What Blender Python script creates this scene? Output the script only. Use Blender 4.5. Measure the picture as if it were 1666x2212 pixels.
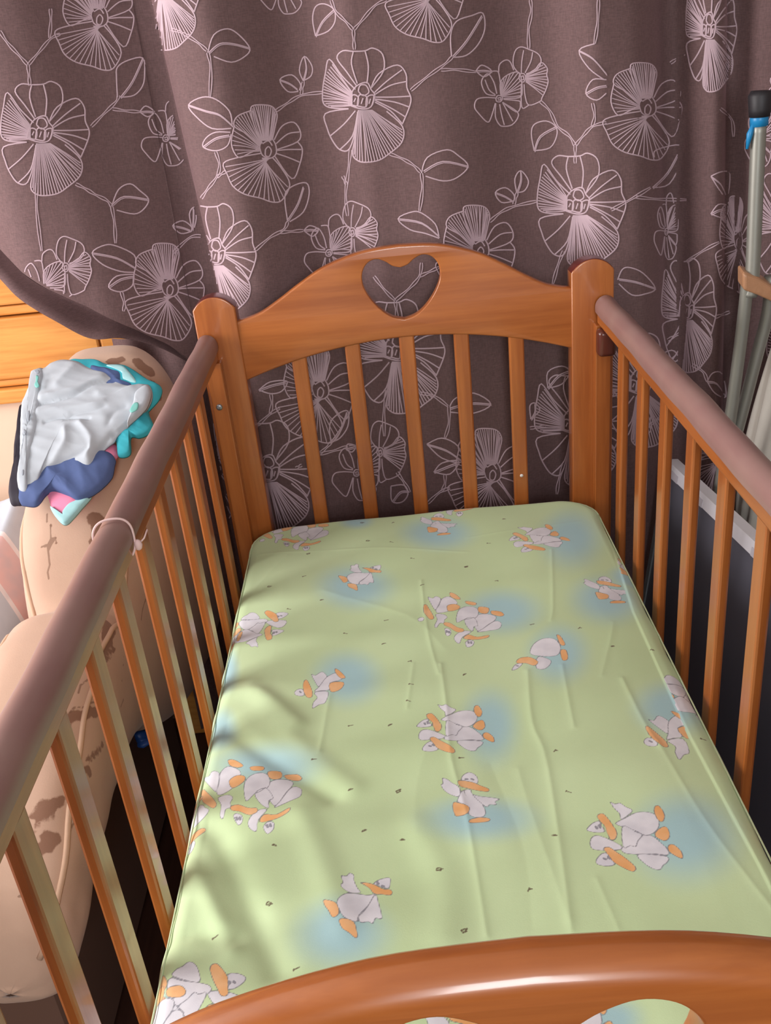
import bpy, bmesh, math, random
import numpy as np
from mathutils import Vector, Matrix

# ------------------------------------------------------------------ clean
for o in list(bpy.data.objects):
    bpy.data.objects.remove(o)
scene = bpy.context.scene
COL = scene.collection
random.seed(4)
RNG = np.random.default_rng(4)

# ------------------------------------------------------------------ camera
CAM = np.array([-0.0301, -1.5203, 1.378])
YAW, PITCH, ROLL, FPX = -0.0226, -0.4652, -0.1058, 2054.6
IW, IH = 1666, 2212
_f = np.array([math.sin(YAW) * math.cos(PITCH), math.cos(YAW) * math.cos(PITCH), math.sin(PITCH)])
_r0 = np.array([math.cos(YAW), -math.sin(YAW), 0.0])
_u0 = np.cross(_r0, _f)
_r = _r0 * math.cos(ROLL) + _u0 * math.sin(ROLL)
_u = -_r0 * math.sin(ROLL) + _u0 * math.cos(ROLL)
cd = bpy.data.cameras.new('camera')
cam = bpy.data.objects.new('camera', cd)
COL.objects.link(cam)
cd.sensor_fit = 'VERTICAL'
cd.sensor_height = 24.0
cd.lens = FPX / IH * 24.0
cd.clip_start = 0.02
M = Matrix(((_r[0], _u[0], -_f[0], CAM[0]), (_r[1], _u[1], -_f[1], CAM[1]), (_r[2], _u[2], -_f[2], CAM[2]), (0, 0, 0, 1)))
cam.matrix_world = M
scene.camera = cam

# ------------------------------------------------------------------ light
world = bpy.data.worlds.new('world')
scene.world = world
world.use_nodes = True
bg = world.node_tree.nodes['Background']
bg.inputs[0].default_value = (0.80, 0.88, 1.0, 1)
bg.inputs[1].default_value = 0.5

def area(name, loc, target, sx, sy, power, color):
    l = bpy.data.lights.new(name, 'AREA')
    l.shape = 'RECTANGLE'
    l.size, l.size_y, l.energy, l.color = sx, sy, power, color
    o = bpy.data.objects.new(name, l)
    COL.objects.link(o)
    o.location = loc
    o.rotation_euler = (Vector(target) - Vector(loc)).to_track_quat('-Z', 'Y').to_euler()
    return o

ROOM = dict(x0=-2.3, x1=1.7, y0=-3.4, y1=0.26, h=2.55)
WIN1 = (-1.45, -0.15, 0.95, 2.15)      # window in the left wall: y0 y1 z0 z1
WIN2 = (-0.18, 0.36, 1.15, 2.15)       # window in the wall behind the camera: x0 x1 z0 z1
area('daylight_left', (ROOM['x0'] + 0.02, sum(WIN1[:2]) / 2, sum(WIN1[2:]) / 2), (ROOM['x0'] + 1, sum(WIN1[:2]) / 2, sum(WIN1[2:]) / 2),
     WIN1[1] - WIN1[0], WIN1[3] - WIN1[2], 60, (1.0, 0.945, 0.93))
area('daylight_rear', (sum(WIN2[:2]) / 2, ROOM['y0'] + 0.02, sum(WIN2[2:]) / 2), (sum(WIN2[:2]) / 2, ROOM['y0'] + 1, sum(WIN2[2:]) / 2),
     WIN2[1] - WIN2[0], WIN2[3] - WIN2[2], 31, (0.95, 0.98, 1.0))
vs = scene.view_settings
vs.view_transform = 'Standard'
vs.look = 'None'
vs.gamma = 1.0
vs.use_curve_mapping = False
vs.exposure = 0.4

# ------------------------------------------------------------------ pixel helpers (image taken as 1666 x 2212)
def rays(px):
    px = np.asarray(px, float).reshape(-1, 2)
    return _f + np.outer((px[:, 0] - IW / 2) / FPX, _r) - np.outer((px[:, 1] - IH / 2) / FPX, _u)

def on_axis(px, ax, val):
    d = rays(px)
    t = (np.asarray(val) - CAM[ax]) / d[:, ax]
    return CAM + d * t[:, None]

def on_plane(px, p0, n):
    d = rays(px)
    n = np.asarray(n, float)
    t = ((np.asarray(p0) - CAM) @ n) / (d @ n)
    return CAM + d * t[:, None]

# ------------------------------------------------------------------ object helpers
def tag(o, label, cat, group=None, kind=None):
    if label: o['label'] = label
    if cat: o['category'] = cat
    if group: o['group'] = group
    if kind: o['kind'] = kind
    return o

def empty(name, loc=(0, 0, 0)):
    o = bpy.data.objects.new(name, None)
    o.empty_display_size = 0.1
    COL.objects.link(o)
    o.location = loc
    return o

def root_of(p):
    v = Vector((0, 0, 0))
    while p is not None:
        v = v + p.location
        p = p.parent
    return v

def link(name, me, mat=None, parent=None, loc=None, smooth=True):
    """mesh given in world coordinates when loc is None, else local to loc"""
    o = bpy.data.objects.new(name, me)
    COL.objects.link(o)
    base = root_of(parent)
    if mat is not None and not me.materials:
        me.materials.append(mat)
    if loc is None:
        n = len(me.vertices)
        co = np.empty(n * 3)
        me.vertices.foreach_get('co', co)
        co = co.reshape(-1, 3)
        c = (co.min(0) + co.max(0)) / 2
        me.vertices.foreach_set('co', (co - c).ravel())
        loc = c
    o.location = Vector(loc) - base
    o.parent = parent
    if smooth:
        me.polygons.foreach_set('use_smooth', [True] * len(me.polygons))
    me.update()
    return o

def mesh_arr(name, V, F):
    me = bpy.data.meshes.new(name)
    V = np.asarray(V, np.float32)
    F = np.asarray(F, np.int32)
    k = F.shape[1]
    me.vertices.add(len(V))
    me.vertices.foreach_set('co', V.ravel())
    me.loops.add(F.size)
    me.loops.foreach_set('vertex_index', F.ravel())
    me.polygons.add(len(F))
    me.polygons.foreach_set('loop_start', np.arange(len(F), dtype=np.int32) * k)
    me.update(calc_edges=True)
    me.validate()
    return me

def mesh_py(name, V, F):
    me = bpy.data.meshes.new(name)
    me.from_pydata([tuple(map(float, v)) for v in V], [], F)
    me.update()
    return me

def grid_faces(nu, nv):
    i = np.arange((nu - 1) * (nv - 1))
    a = (i // (nv - 1)) * nv + i % (nv - 1)
    return np.stack([a, a + nv, a + nv + 1, a + 1], 1)

def box_mesh(name, sx, sy, sz, bev=0.0, seg=2):
    bm = bmesh.new()
    bmesh.ops.create_cube(bm, size=1.0)
    for v in bm.verts:
        v.co = Vector((v.co.x * sx, v.co.y * sy, v.co.z * sz))
    if bev > 0:
        bmesh.ops.bevel(bm, geom=list(bm.edges), offset=bev, segments=seg, profile=0.5, affect='EDGES')
    me = bpy.data.meshes.new(name)
    bm.to_mesh(me)
    bm.free()
    return me

def box(name, x0, x1, y0, y1, z0, z1, mat, parent=None, bev=0.003, seg=2):
    me = box_mesh(name, x1 - x0, y1 - y0, z1 - z0, bev, seg)
    return link(name, me, mat, parent, loc=((x0 + x1) / 2, (y0 + y1) / 2, (z0 + z1) / 2), smooth=False)

def catmull(P, closed=False, n=6):
    P = np.asarray(P, float)
    out = []
    m = len(P)
    segs = m if closed else m - 1
    for i in range(segs):
        if closed:
            a, b, c, d = P[(i - 1) % m], P[i], P[(i + 1) % m], P[(i + 2) % m]
        else:
            a, b, c, d = P[max(i - 1, 0)], P[i], P[i + 1], P[min(i + 2, m - 1)]
        for t in np.arange(n) / n:
            out.append(0.5 * (2 * b + (c - a) * t + (2 * a - 5 * b + 4 * c - d) * t * t + (3 * b - a - 3 * c + d) * t ** 3))
    if not closed:
        out.append(P[-1])
    return np.array(out)

def tube_mesh(name, pts, rad, nseg=12, cap=True):
    pts = np.asarray(pts, float)
    n = len(pts)
    rad = np.broadcast_to(np.asarray(rad, float), (n,))
    V, F = [], []
    up = np.array([0.3, 0.2, 1.0])
    for i in range(n):
        t = pts[min(i + 1, n - 1)] - pts[max(i - 1, 0)]
        t = t / (np.linalg.norm(t) + 1e-12)
        a = np.cross(t, up)
        if np.linalg.norm(a) < 1e-3:
            a = np.cross(t, np.array([1.0, 0, 0]))
        a /= np.linalg.norm(a)
        b = np.cross(t, a)
        up = b if abs(t @ b) < 0.9 else up
        up = np.cross(a, t) * 1.0
        for k in range(nseg):
            th = 2 * math.pi * k / nseg
            V.append(pts[i] + rad[i] * (math.cos(th) * a + math.sin(th) * b))
    for i in range(n - 1):
        for k in range(nseg):
            k2 = (k + 1) % nseg
            F.append((i * nseg + k, i * nseg + k2, (i + 1) * nseg + k2, (i + 1) * nseg + k))
    if cap:
        F.append(tuple(range(nseg - 1, -1, -1)))
        F.append(tuple((n - 1) * nseg + k for k in range(nseg)))
    return mesh_py(name, V, F)

def curve_plate(name, loops, thick, bev):
    """flat plate in the xz plane with holes, centred on y=0, bevelled edges"""
    cu = bpy.data.curves.new(name, 'CURVE')
    cu.dimensions = '2D'
    cu.fill_mode = 'BOTH'
    for lp in loops:
        s = cu.splines.new('POLY')
        s.points.add(len(lp) - 1)
        for p, q in zip(s.points, lp):
            p.co = (q[0], q[1], 0, 1)
        s.use_cyclic_u = True
    cu.extrude = thick / 2 - bev
    cu.bevel_depth = bev
    cu.bevel_resolution = 3
    cu.offset = -bev
    o = bpy.data.objects.new(name, cu)
    COL.objects.link(o)
    dg = bpy.context.evaluated_depsgraph_get()
    me = bpy.data.meshes.new_from_object(o.evaluated_get(dg))
    bpy.data.objects.remove(o)
    bpy.data.curves.remove(cu)
    me.transform(Matrix.Rotation(math.pi / 2, 4, 'X'))
    return me

def flatten_shading(o, ang=0.6):
    me = o.data
    bm = bmesh.new()
    bm.from_mesh(me)
    bmesh.ops.remove_doubles(bm, verts=bm.verts, dist=1e-6)
    for e in bm.edges:
        e.smooth = not (len(e.link_faces) == 2 and e.calc_face_angle(0) > ang)
    bm.to_mesh(me)
    bm.free()

# ------------------------------------------------------------------ materials
def s2l(c):
    return tuple((x / 12.92 if x <= 0.04045 else ((x + 0.055) / 1.055) ** 2.4) for x in (c[0] / 255, c[1] / 255, c[2] / 255)) + (1,)

class NT:
    def __init__(self, name):
        self.m = bpy.data.materials.new(name)
        self.m.use_nodes = True
        self.t = self.m.node_tree
        self.b = self.t.nodes['Principled BSDF']
    def n(self, kind, **kw):
        x = self.t.nodes.new(kind)
        for k, v in kw.items():
            if k.startswith('i_'):
                x.inputs[int(k[2:])].default_value = v
            else:
                setattr(x, k, v)
        return x
    def l(self, a, b):
        self.t.links.new(a, b)
    def math(self, op, a, b=None, c=None, clamp=False):
        x = self.n('ShaderNodeMath', operation=op, use_clamp=clamp)
        for i, v in enumerate((a, b, c)):
            if v is None: continue
            if isinstance(v, (int, float)): x.inputs[i].default_value = v
            else: self.l(v, x.inputs[i])
        return x.outputs[0]
    def mix(self, f, a, b):
        x = self.n('ShaderNodeMix', data_type='RGBA')
        for i, v in ((0, f), (6, a), (7, b)):
            if isinstance(v, (int, float, tuple)): x.inputs[i].default_value = v
            else: self.l(v, x.inputs[i])
        return x.outputs[2]
    def attr(self, name):
        return self.n('ShaderNodeAttribute', attribute_name=name).outputs['Fac']
    def noise(self, vec, scale, detail=3, rough=0.5):
        x = self.n('ShaderNodeTexNoise')
        x.inputs['Scale'].default_value = scale
        x.inputs['Detail'].default_value = detail
        x.inputs['Roughness'].default_value = rough
        if vec is not None: self.l(vec, x.inputs['Vector'])
        return x.outputs['Fac']
    def step(self, v, e, w, inv=False):
        x = self.n('ShaderNodeMapRange', interpolation_type='SMOOTHSTEP')
        self.l(v, x.inputs[0])
        x.inputs[1].default_value, x.inputs[2].default_value = e - w, e + w
        x.inputs[3].default_value, x.inputs[4].default_value = (1, 0) if inv else (0, 1)
        return x.outputs[0]
    def bump(self, h, strength, dist):
        x = self.n('ShaderNodeBump')
        x.inputs['Strength'].default_value = strength
        x.inputs['Distance'].default_value = dist
        self.l(h, x.inputs['Height'])
        self.l(x.outputs[0], self.b.inputs['Normal'])
    def obj(self, scale=(1, 1, 1)):
        tc = self.n('ShaderNodeTexCoord')
        mp = self.n('ShaderNodeMapping')
        mp.inputs['Scale'].default_value = scale
        self.l(tc.outputs['Object'], mp.inputs[0])
        return mp.outputs[0]
    def fin(self, col, rough=0.5, **kw):
        if isinstance(col, tuple): self.b.inputs['Base Color'].default_value = col
        else: self.l(col, self.b.inputs['Base Color'])
        self.b.inputs['Roughness'].default_value = rough
        for k, v in kw.items():
            self.b.inputs[k].default_value = v
        return self.m

def wood(name, axis, a, b, rough=0.34, coat=0.5):
    m = NT(name)
    sc = [26, 26, 26]
    sc[axis] = 1.6
    oi = m.n('ShaderNodeObjectInfo')
    tc = m.n('ShaderNodeTexCoord')
    off = m.n('ShaderNodeVectorMath', operation='MULTIPLY_ADD')
    m.l(oi.outputs['Random'], off.inputs[0])
    off.inputs[1].default_value = (7, 5, 3)
    m.l(tc.outputs['Object'], off.inputs[2])
    mp = m.n('ShaderNodeMapping')
    mp.inputs['Scale'].default_value = sc
    m.l(off.outputs[0], mp.inputs[0])
    n1 = m.noise(mp.outputs[0], 1.6, 5, 0.6)
    n2 = m.noise(mp.outputs[0], 7.0, 3, 0.6)
    f = m.math('ADD', m.math('MULTIPLY', n1, 0.75), m.math('MULTIPLY', n2, 0.25))
    f = m.step(f, 0.5, 0.2)
    col = m.mix(f, s2l(a), s2l(b))
    m.bump(n2, 0.05, 0.001)
    m.b.inputs['Coat Weight'].default_value = coat
    m.b.inputs['Coat Roughness'].default_value = 0.12
    return m.fin(col, rough)

WA, WB = (150, 80, 32), (178, 104, 48)
WOODX = wood('varnished_wood_x', 0, WA, WB)
WOODY = wood('varnished_wood_y', 1, WA, WB)
WOODZ = wood('varnished_wood_z', 2, WA, WB)
ENDW = wood('stained_end_grain', 0, (84, 26, 20), (104, 38, 26))

def simple(name, c, rough=0.5, bump=None, var=0.0, scale=30, **kw):
    m = NT(name)
    col = s2l(c)
    if var or bump:
        v = m.obj()
        n = m.noise(v, scale, 4, 0.6)
        if bump: m.bump(n, bump[0], bump[1])
        if var:
            d = tuple(max(0, x * (1 - var)) for x in col[:3]) + (1,)
            l = tuple(min(1, x * (1 + var)) for x in col[:3]) + (1,)
            col = m.mix(n, d, l)
    return m.fin(col, rough, **kw)

# ------------------------------------------------------------------ room shell
R = ROOM
FLOOR = wood('dark_floor', 1, (58, 34, 26), (74, 46, 36), 0.5, 0.05)
WALL = simple('painted_wall', (160, 146, 136), 0.85, var=0.04, scale=3)
CEIL = simple('white_ceiling', (214, 212, 208), 0.9, var=0.02, scale=2)

def plank_box(name, x0, x1, y0, y1, z0, z1, mat):
    o = box(name, x0, x1, y0, y1, z0, z1, mat, bev=0)
    o['kind'] = 'structure'
    return o

floor = plank_box('floor', R['x0'] - .1, R['x1'] + .1, R['y0'] - .1, R['y1'] + .1, -0.1, 0.0, FLOOR)
plank_box('ceiling', R['x0'] - .1, R['x1'] + .1, R['y0'] - .1, R['y1'] + .1, R['h'], R['h'] + .1, CEIL)
plank_box('wall_back', R['x0'] - .1, R['x1'] + .1, R['y1'], R['y1'] + .1, 0, R['h'], WALL)
plank_box('wall_right', R['x1'], R['x1'] + .1, R['y0'], R['y1'], 0, R['h'], WALL)

def wall_with_window(name, axis, pos, out, a0, a1, win, h, wname):
    """wall slab with a window opening, built of four blocks in one mesh; returns wall"""
    w0, w1, z0, z1 = win
    bm = bmesh.new()
    def blk(p0, p1, q0, q1):
        if axis == 'x':
            lo, hi = (min(pos, out), p0, q0), (max(pos, out), p1, q1)
        else:
            lo, hi = (p0, min(pos, out), q0), (p1, max(pos, out), q1)
        g = bmesh.ops.create_cube(bm, size=1.0)
        for v in g['verts']:
            v.co = Vector([lo[i] + (v.co[i] + .5) * (hi[i] - lo[i]) for i in range(3)])
    blk(a0, w0, 0, h); blk(w1, a1, 0, h); blk(w0, w1, 0, z0); blk(w0, w1, z1, h)
    me = bpy.data.meshes.new(name)
    bm.to_mesh(me); bm.free()
    o = link(name, me, WALL, smooth=False)
    o['kind'] = 'structure'
    wr = empty(wname, ((pos if axis == 'x' else (w0 + w1) / 2), ((w0 + w1) / 2 if axis == 'x' else pos), z0))
    wr['kind'] = 'structure'
    FR = WFR
    d0, d1 = (min(pos, out) + .03, min(pos, out) + .07)
    for (p0, p1, q0, q1) in ((w0, w0 + .05, z0, z1), (w1 - .05, w1, z0, z1), (w0 + .05, w1 - .05, z0, z0 + .05), (w0 + .05, w1 - .05, z1 - .05, z1),
                             ((w0 + w1) / 2 - .025, (w0 + w1) / 2 + .025, z0 + .05, z1 - .05)):
        if axis == 'x': box('window_frame', d0, d1, p0, p1, q0, q1, FR, wr, 0.004)
        else: box('window_frame', p0, p1, d0, d1, q0, q1, FR, wr, 0.004)
    return o

WFR = simple('white_window_frame', (232, 232, 230), 0.4)
wall_with_window('wall_left', 'x', R['x0'], R['x0'] - .1, R['y0'], R['y1'], WIN1, R['h'], 'window_1')
wall_with_window('wall_front', 'y', R['y0'], R['y0'] - .1, R['x0'], R['x1'], WIN2, R['h'], 'window_2')

# ------------------------------------------------------------------ crib
L = 1.277           # inner length between the two end boards
W = 0.34
PW = 0.069
IN = W - PW
crib = tag(empty('baby_crib', (0, -L / 2, 0)), 'orange varnished wooden baby crib with heart cut-outs and barred sides', 'crib')

def mirror_profile(half):
    half = np.array(half)
    left = half[::-1].copy()
    left[:, 0] *= -1
    return np.vstack([left[:-1], half])

top_half = catmull([(0, 1.078), (.06, 1.0735), (.12, 1.056), (.165, 1.032), (.20, 1.0105), (.235, .992), (IN + .004, .982)], n=6)
bot_half = np.array([(x, .929 - .047 * (x / .271) ** 2) for x in np.linspace(0, IN + .004, 20)])
outer = np.vstack([mirror_profile(top_half), mirror_profile(bot_half)[::-1]])
hh = [(0, 1.043), (.012, 1.0465), (.023, 1.0545), (.036, 1.0595), (.049, 1.0565), (.0585, 1.0465), (.0625, 1.032), (.060, 1.0145), (.050, .995), (.035, .9765), (.018, .964), (0, .9592)]
heart_r = catmull(hh, n=5)
heart = np.vstack([heart_r, (heart_r * [-1, 1])[::-1][1:-1]])

def offset_loop(lp, d):
    """move a closed loop sideways by d, positive = to the inside of the loop"""
    lp = np.asarray(lp)
    e = np.roll(lp, -1, 0) - lp
    e = e / np.linalg.norm(e, axis=1, keepdims=True)
    ar = np.sum(lp[:, 0] * np.roll(lp[:, 1], -1) - np.roll(lp[:, 0], -1) * lp[:, 1])
    nl = np.stack([-e[:, 1], e[:, 0]], 1) * (1 if ar > 0 else -1)
    a, b = np.roll(nl, 1, 0), nl
    mt = (a + b) / (1 + np.sum(a * b, 1, keepdims=True)).clip(.3)
    return lp + mt * d

def dedupe(lp):
    lp = np.asarray(lp)
    return lp[np.linalg.norm(lp - np.roll(lp, 1, 0), axis=1) > 1e-6]

def end_panel(name, ymid, thick, bo, bh, dz=0):
    from mathutils.geometry import tessellate_polygon
    V, F = [], []
    O, Hh = dedupe(outer), dedupe(heart)
    nO, nH = len(O), len(Hh)
    k = 6
    def rings(lp, b, sign):
        """ring stack from the front face edge round to the back face edge; returns start indices"""
        idx = []
        prof = [(b * (1 - math.sin(a)), -thick / 2 + b * (1 - math.cos(a))) for a in np.linspace(0, math.pi / 2, k)]
        prof = prof + [(p, -y) for p, y in prof[::-1]]
        for ins, y in prof:
            q = offset_loop(lp, ins * sign)
            idx.append(len(V))
            V.extend([(x, y, z) for x, z in q])
        n = len(lp)
        for r0, r1 in zip(idx[:-1], idx[1:]):
            for i in range(n):
                i2 = (i + 1) % n
                F.append((r0 + i, r0 + i2, r1 + i2, r1 + i))
        return idx
    io, ih = rings(O, bo, 1), rings(Hh, bh, -1)
    for a, b, flip in ((io[0], ih[0], False), (io[-1], ih[-1], True)):
        lo = [Vector((V[a + i][0], V[a + i][2], 0)) for i in range(nO)]
        lh = [Vector((V[b + i][0], V[b + i][2], 0)) for i in range(nH)]
        mp_ = list(range(a, a + nO)) + list(range(b, b + nH))
        for t in tessellate_polygon([lo, lh]):
            F.append(tuple(mp_[q] for q in (t[::-1] if flip else t)))
    me = mesh_py(name, V, F)
    bm = bmesh.new(); bm.from_mesh(me)
    bmesh.ops.recalc_face_normals(bm, faces=bm.faces)
    bm.to_mesh(me); bm.free()
    o = link(name, me, WOODX, crib, loc=(0, ymid, dz))
    flatten_shading(o, 0.5)
    return o

end_panel('headboard_panel', 0.012, 0.018, 0.004, 0.002)['label'] = 'arched headboard panel with heart cut-out'
end_panel('footboard_panel', -L - 0.011, 0.022, 0.0105, 0.002, 0.004)['label'] = 'arched footboard panel with heart cut-out'

def post(xc, ymid):
    arc = [(PW / 2 * math.sin(a) / math.sin(1.0), 1.007 + 0.020 * (math.cos(a) - math.cos(1.0)) / (1 - math.cos(1.0))) for a in np.linspace(-1, 1, 17)]
    lp = [(-PW / 2, 0.0)] + arc + [(PW / 2, 0.0)]
    me = curve_plate('post', [np.array(lp)[::-1]], 0.034, 0.003)
    me.materials.append(WOODZ)
    me.materials.append(ENDW)
    for p in me.polygons:
        if p.normal.z > 0.5 and abs(p.normal.y) < 0.6 and p.center.z > 0.9:
            p.material_index = 1
    o = link('post', me, WOODZ, crib, loc=(xc, ymid, 0))
    flatten_shading(o, 0.5)
    return o

for sx in (-1, 1):
    post(sx * (W - PW / 2), 0.017)
    post(sx * (W - PW / 2), -L - 0.017)

# end slats
SLAT_END = box_mesh('end_slat', 0.0255, 0.011, 0.56, 0.003)
SLAT_END.materials.append(WOODZ)
head_slats = []
for yb in (0.011, -L - 0.011):
    for k in range(5):
        x = -IN + (k + 1) * 2 * IN / 6
        zt = .929 - .047 * (x / .271) ** 2
        o = link('end_slat', SLAT_END, None, crib, loc=(x, yb, zt + .012 - .28), smooth=False)
        head_slats.append(o)
for yb in (0.011, -L - 0.011):
    box('end_bottom_rail', -IN, IN, yb - .009, yb + .009, 0.32, 0.40, WOODX, crib)
dot = link('white_dot', tube_mesh('white_dot', [(0, -.0009, 0), (0, 0, 0)], 0.003, 12), simple('white_plastic_dot', (245, 240, 235), 0.4), head_slats[4],
           loc=on_axis([(1127, 1027)], 1, 0.0045)[0])
dot['label'] = 'small round white dot'

# side rails
m = NT('plastic_rail_cover')
v = m.obj((1, 1, 1))
n = m.noise(v, 9, 3, 0.6)
n2 = m.noise(m.obj((90, 6, 90)), 2, 3, 0.6)
c = m.mix(m.step(n, .5, .25), s2l((136, 98, 96)), s2l((148, 116, 110)))
c = m.mix(m.math('MULTIPLY', n2, 0.35), c, s2l((150, 128, 118)))
COVER = m.fin(c, 0.42)
XC = 0.324
SIDE_SLAT = box_mesh('side_slat', 0.012, 0.028, 0.58, 0.003)
SIDE_SLAT.materials.append(WOODZ)

def cover_mesh():
    V, F = [], []
    prof = []
    for a in np.linspace(-0.25, math.pi + 0.25, 19):
        prof.append((0.0172 * math.cos(a), 0.951 + 0.0185 * math.sin(a) if a > 0 and a < math.pi else 0.951 + 0.03 * math.sin(a)))
    prof = np.array(prof)
    ys = np.concatenate([[-0.006], np.linspace(-0.010, -L + 0.010, 60), [-L + 0.006]])
    for j, y in enumerate(ys):
        s = 0.9 if j in (0, len(ys) - 1) else 1.0
        wob = 0.0008 * math.sin(y * 23) + 0.0006 * math.sin(y * 51 + 1)
        for (px, pz) in prof:
            V.append((px * s, y, pz + wob - (0.0 if s == 1 else 0.0015)))
    k = len(prof)
    for j in range(len(ys) - 1):
        for i in range(k - 1):
            F.append((j * k + i, j * k + i + 1, (j + 1) * k + i + 1, (j + 1) * k + i))
    F.append(tuple(range(k)))
    F.append(tuple((len(ys) - 1) * k + i for i in range(k - 1, -1, -1)))
    return V, F

for sx, y_first, pitch, nsl in ((-1, -0.157, 0.1075, 10), (1, -0.131, 0.1135, 10)):
    rail = box('side_top_rail', sx * XC - .0135, sx * XC + .0135, -L + .008, -.008, .924, .951, WOODY, crib, 0.003)
    V, F = cover_mesh()
    V = [(x + sx * XC, y, z) for (x, y, z) in V]
    cv = link('rail_cover', mesh_py('rail_cover', V, F), COVER, rail)
    cv['label'] = 'dusty pink plastic rail cover'
    box('side_bottom_rail', sx * XC - .012, sx * XC + .012, -L + .008, -.008, .345, .385, WOODY, crib, 0.003)
    for k in range(nsl):
        link('side_slat', SIDE_SLAT, None, crib, loc=(sx * XC, y_first - k * pitch, .93 - .29), smooth=False)
    for yb in (0, -L):
        s2 = -1 if yb == 0 else 1
        g = box('guide_strip', sx * .319 - .013, sx * .319 + .013, min(yb, yb + s2 * .02), max(yb, yb + s2 * .02), .30, .9235, WOODZ, crib, 0.002)
        if yb == 0 and sx < 0:
            p = on_axis([(474, 880)], 1, -.0215)[0]
            sc = link('screw', tube_mesh('screw', [(0, .002, 0), (0, -.0008, 0), (0, -.0016, 0)], [0.0052, 0.0052, 0.0035], 16), simple('zinc_screw', (150, 155, 160), 0.35, Metallic=0.9), g, loc=p)
            sc['label'] = 'round silver screw head'
        if yb == 0 and sx > 0:
            me = box_mesh('rail_stop', .030, .026, .045, .008, 4)
            st = link('rail_stop', me, simple('brown_plastic', (92, 46, 36), 0.22), crib, loc=(.3195, -.0335, .8995))
            st['label'] = 'glossy brown plastic rail stop'
box('mattress_base', -.30, .30, -L + .02, -.02, .485, .505, WOODX, crib, 0.002)

# ------------------------------------------------------------------ mattress with printed sheet
ZM = 0.6215
MW, MB, MF, RC, RE = 0.303, -0.016, -L + 0.016, 0.055, 0.022   # half width, back, front, corner radius, edge radius
STEP = 0.0015
ext = 0.075
a_ = np.arange(-MW - ext, MW + ext + STEP / 2, STEP)
b_ = np.arange(MF - ext, MB + ext + STEP / 2, STEP)
A, B = np.meshgrid(a_, b_, indexing='ij')

def sheet_px(px):
    return on_axis(px, 2, ZM)[:, :2]

def seg_dist(A, B, P, closed=False):
    d = np.full(A.shape, 1e9)
    P = np.asarray(P)
    m = len(P) if closed else len(P) - 1
    for i in range(m):
        p, q = P[i], P[(i + 1) % len(P)]
        e = q - p
        L2 = e @ e + 1e-15
        t = np.clip(((A - p[0]) * e[0] + (B - p[1]) * e[1]) / L2, 0, 1)
        dd = np.hypot(A - p[0] - t * e[0], B - p[1] - t * e[1])
        d = np.minimum(d, dd)
    return d

def inside(A, B, P):
    r = np.zeros(A.shape, bool)
    m = len(P)
    for i in range(m):
        x1, y1 = P[i]
        x2, y2 = P[(i + 1) % m]
        if y1 == y2: continue
        c = ((y1 > B) != (y2 > B)) & (A < (x2 - x1) * (B - y1) / (y2 - y1) + x1)
        r ^= c
    return r

FW = np.full(A.shape, -0.02)     # white fill depth
FO = np.full(A.shape, -0.02)     # orange fill depth
FL = np.full(A.shape, 0.02)      # distance to grey outline
FBR = np.full(A.shape, 0.02)     # distance to brown marks
FB = np.zeros(A.shape)           # blue halo amount

def window(P, mar):
    lo, hi = P.min(0) - mar, P.max(0) + mar
    i0, i1 = np.searchsorted(a_, [lo[0], hi[0]])
    j0, j1 = np.searchsorted(b_, [lo[1], hi[1]])
    return slice(i0, i1), slice(j0, j1)

def paint(P, kind, mask=None):
    P = catmull(P, True, 3)
    w = window(P, 0.004)
    a, b = A[w], B[w]
    if a.size == 0: return
    d = seg_dist(a, b, P, True)
    ins = inside(a, b, P)
    sd = np.where(ins, d, -d)
    if mask is not None:
        mk = mask(a, b)
        sd = np.where(mk, sd, -0.02)
        d = np.where(mk, d, 0.02)
        ins = ins & mk
    if kind == 'w':
        FW[w] = np.maximum(FW[w], sd)
        FO[w] = np.minimum(FO[w], -sd)
    else:
        FO[w] = np.maximum(FO[w], sd)
        FW[w] = np.minimum(FW[w], -sd)
    FL[w] = np.where(ins, d, np.minimum(FL[w], d))

def cr(pts, ox, oy, s):
    p = np.array(pts, float)
    return np.stack([ox + p[:, 0] / s, oy + p[:, 1] / s], 1)

MOT = {}
c6 = lambda p: cr(p, 900, 1600, 2.175)
MOT['stand'] = ((1015, 1720), [('w', c6(p)) for p in (
    [(215, 240), (200, 265), (195, 290), (240, 310), (245, 345), (270, 360), (310, 360), (325, 340), (315, 310), (300, 285), (265, 255), (250, 230)],
    [(205, 235), (200, 265), (160, 255), (130, 235), (115, 210), (125, 205), (122, 180), (145, 185), (165, 200), (190, 215)],
    [(265, 255), (300, 262), (340, 265), (390, 272), (370, 285), (375, 300), (345, 300), (330, 312), (300, 290)],
    [(215, 195), (215, 170), (245, 150), (275, 160), (290, 185), (280, 205), (250, 205)])] + [('o', c6(p)) for p in (
    [(195, 195), (215, 190), (260, 195), (300, 210), (340, 225), (335, 238), (290, 235), (240, 225), (205, 218)],
    [(172, 292), (215, 300), (248, 315), (240, 345), (205, 355), (180, 350)],
    [(255, 372), (300, 362), (345, 368), (335, 382), (280, 388), (248, 388)])])
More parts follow.
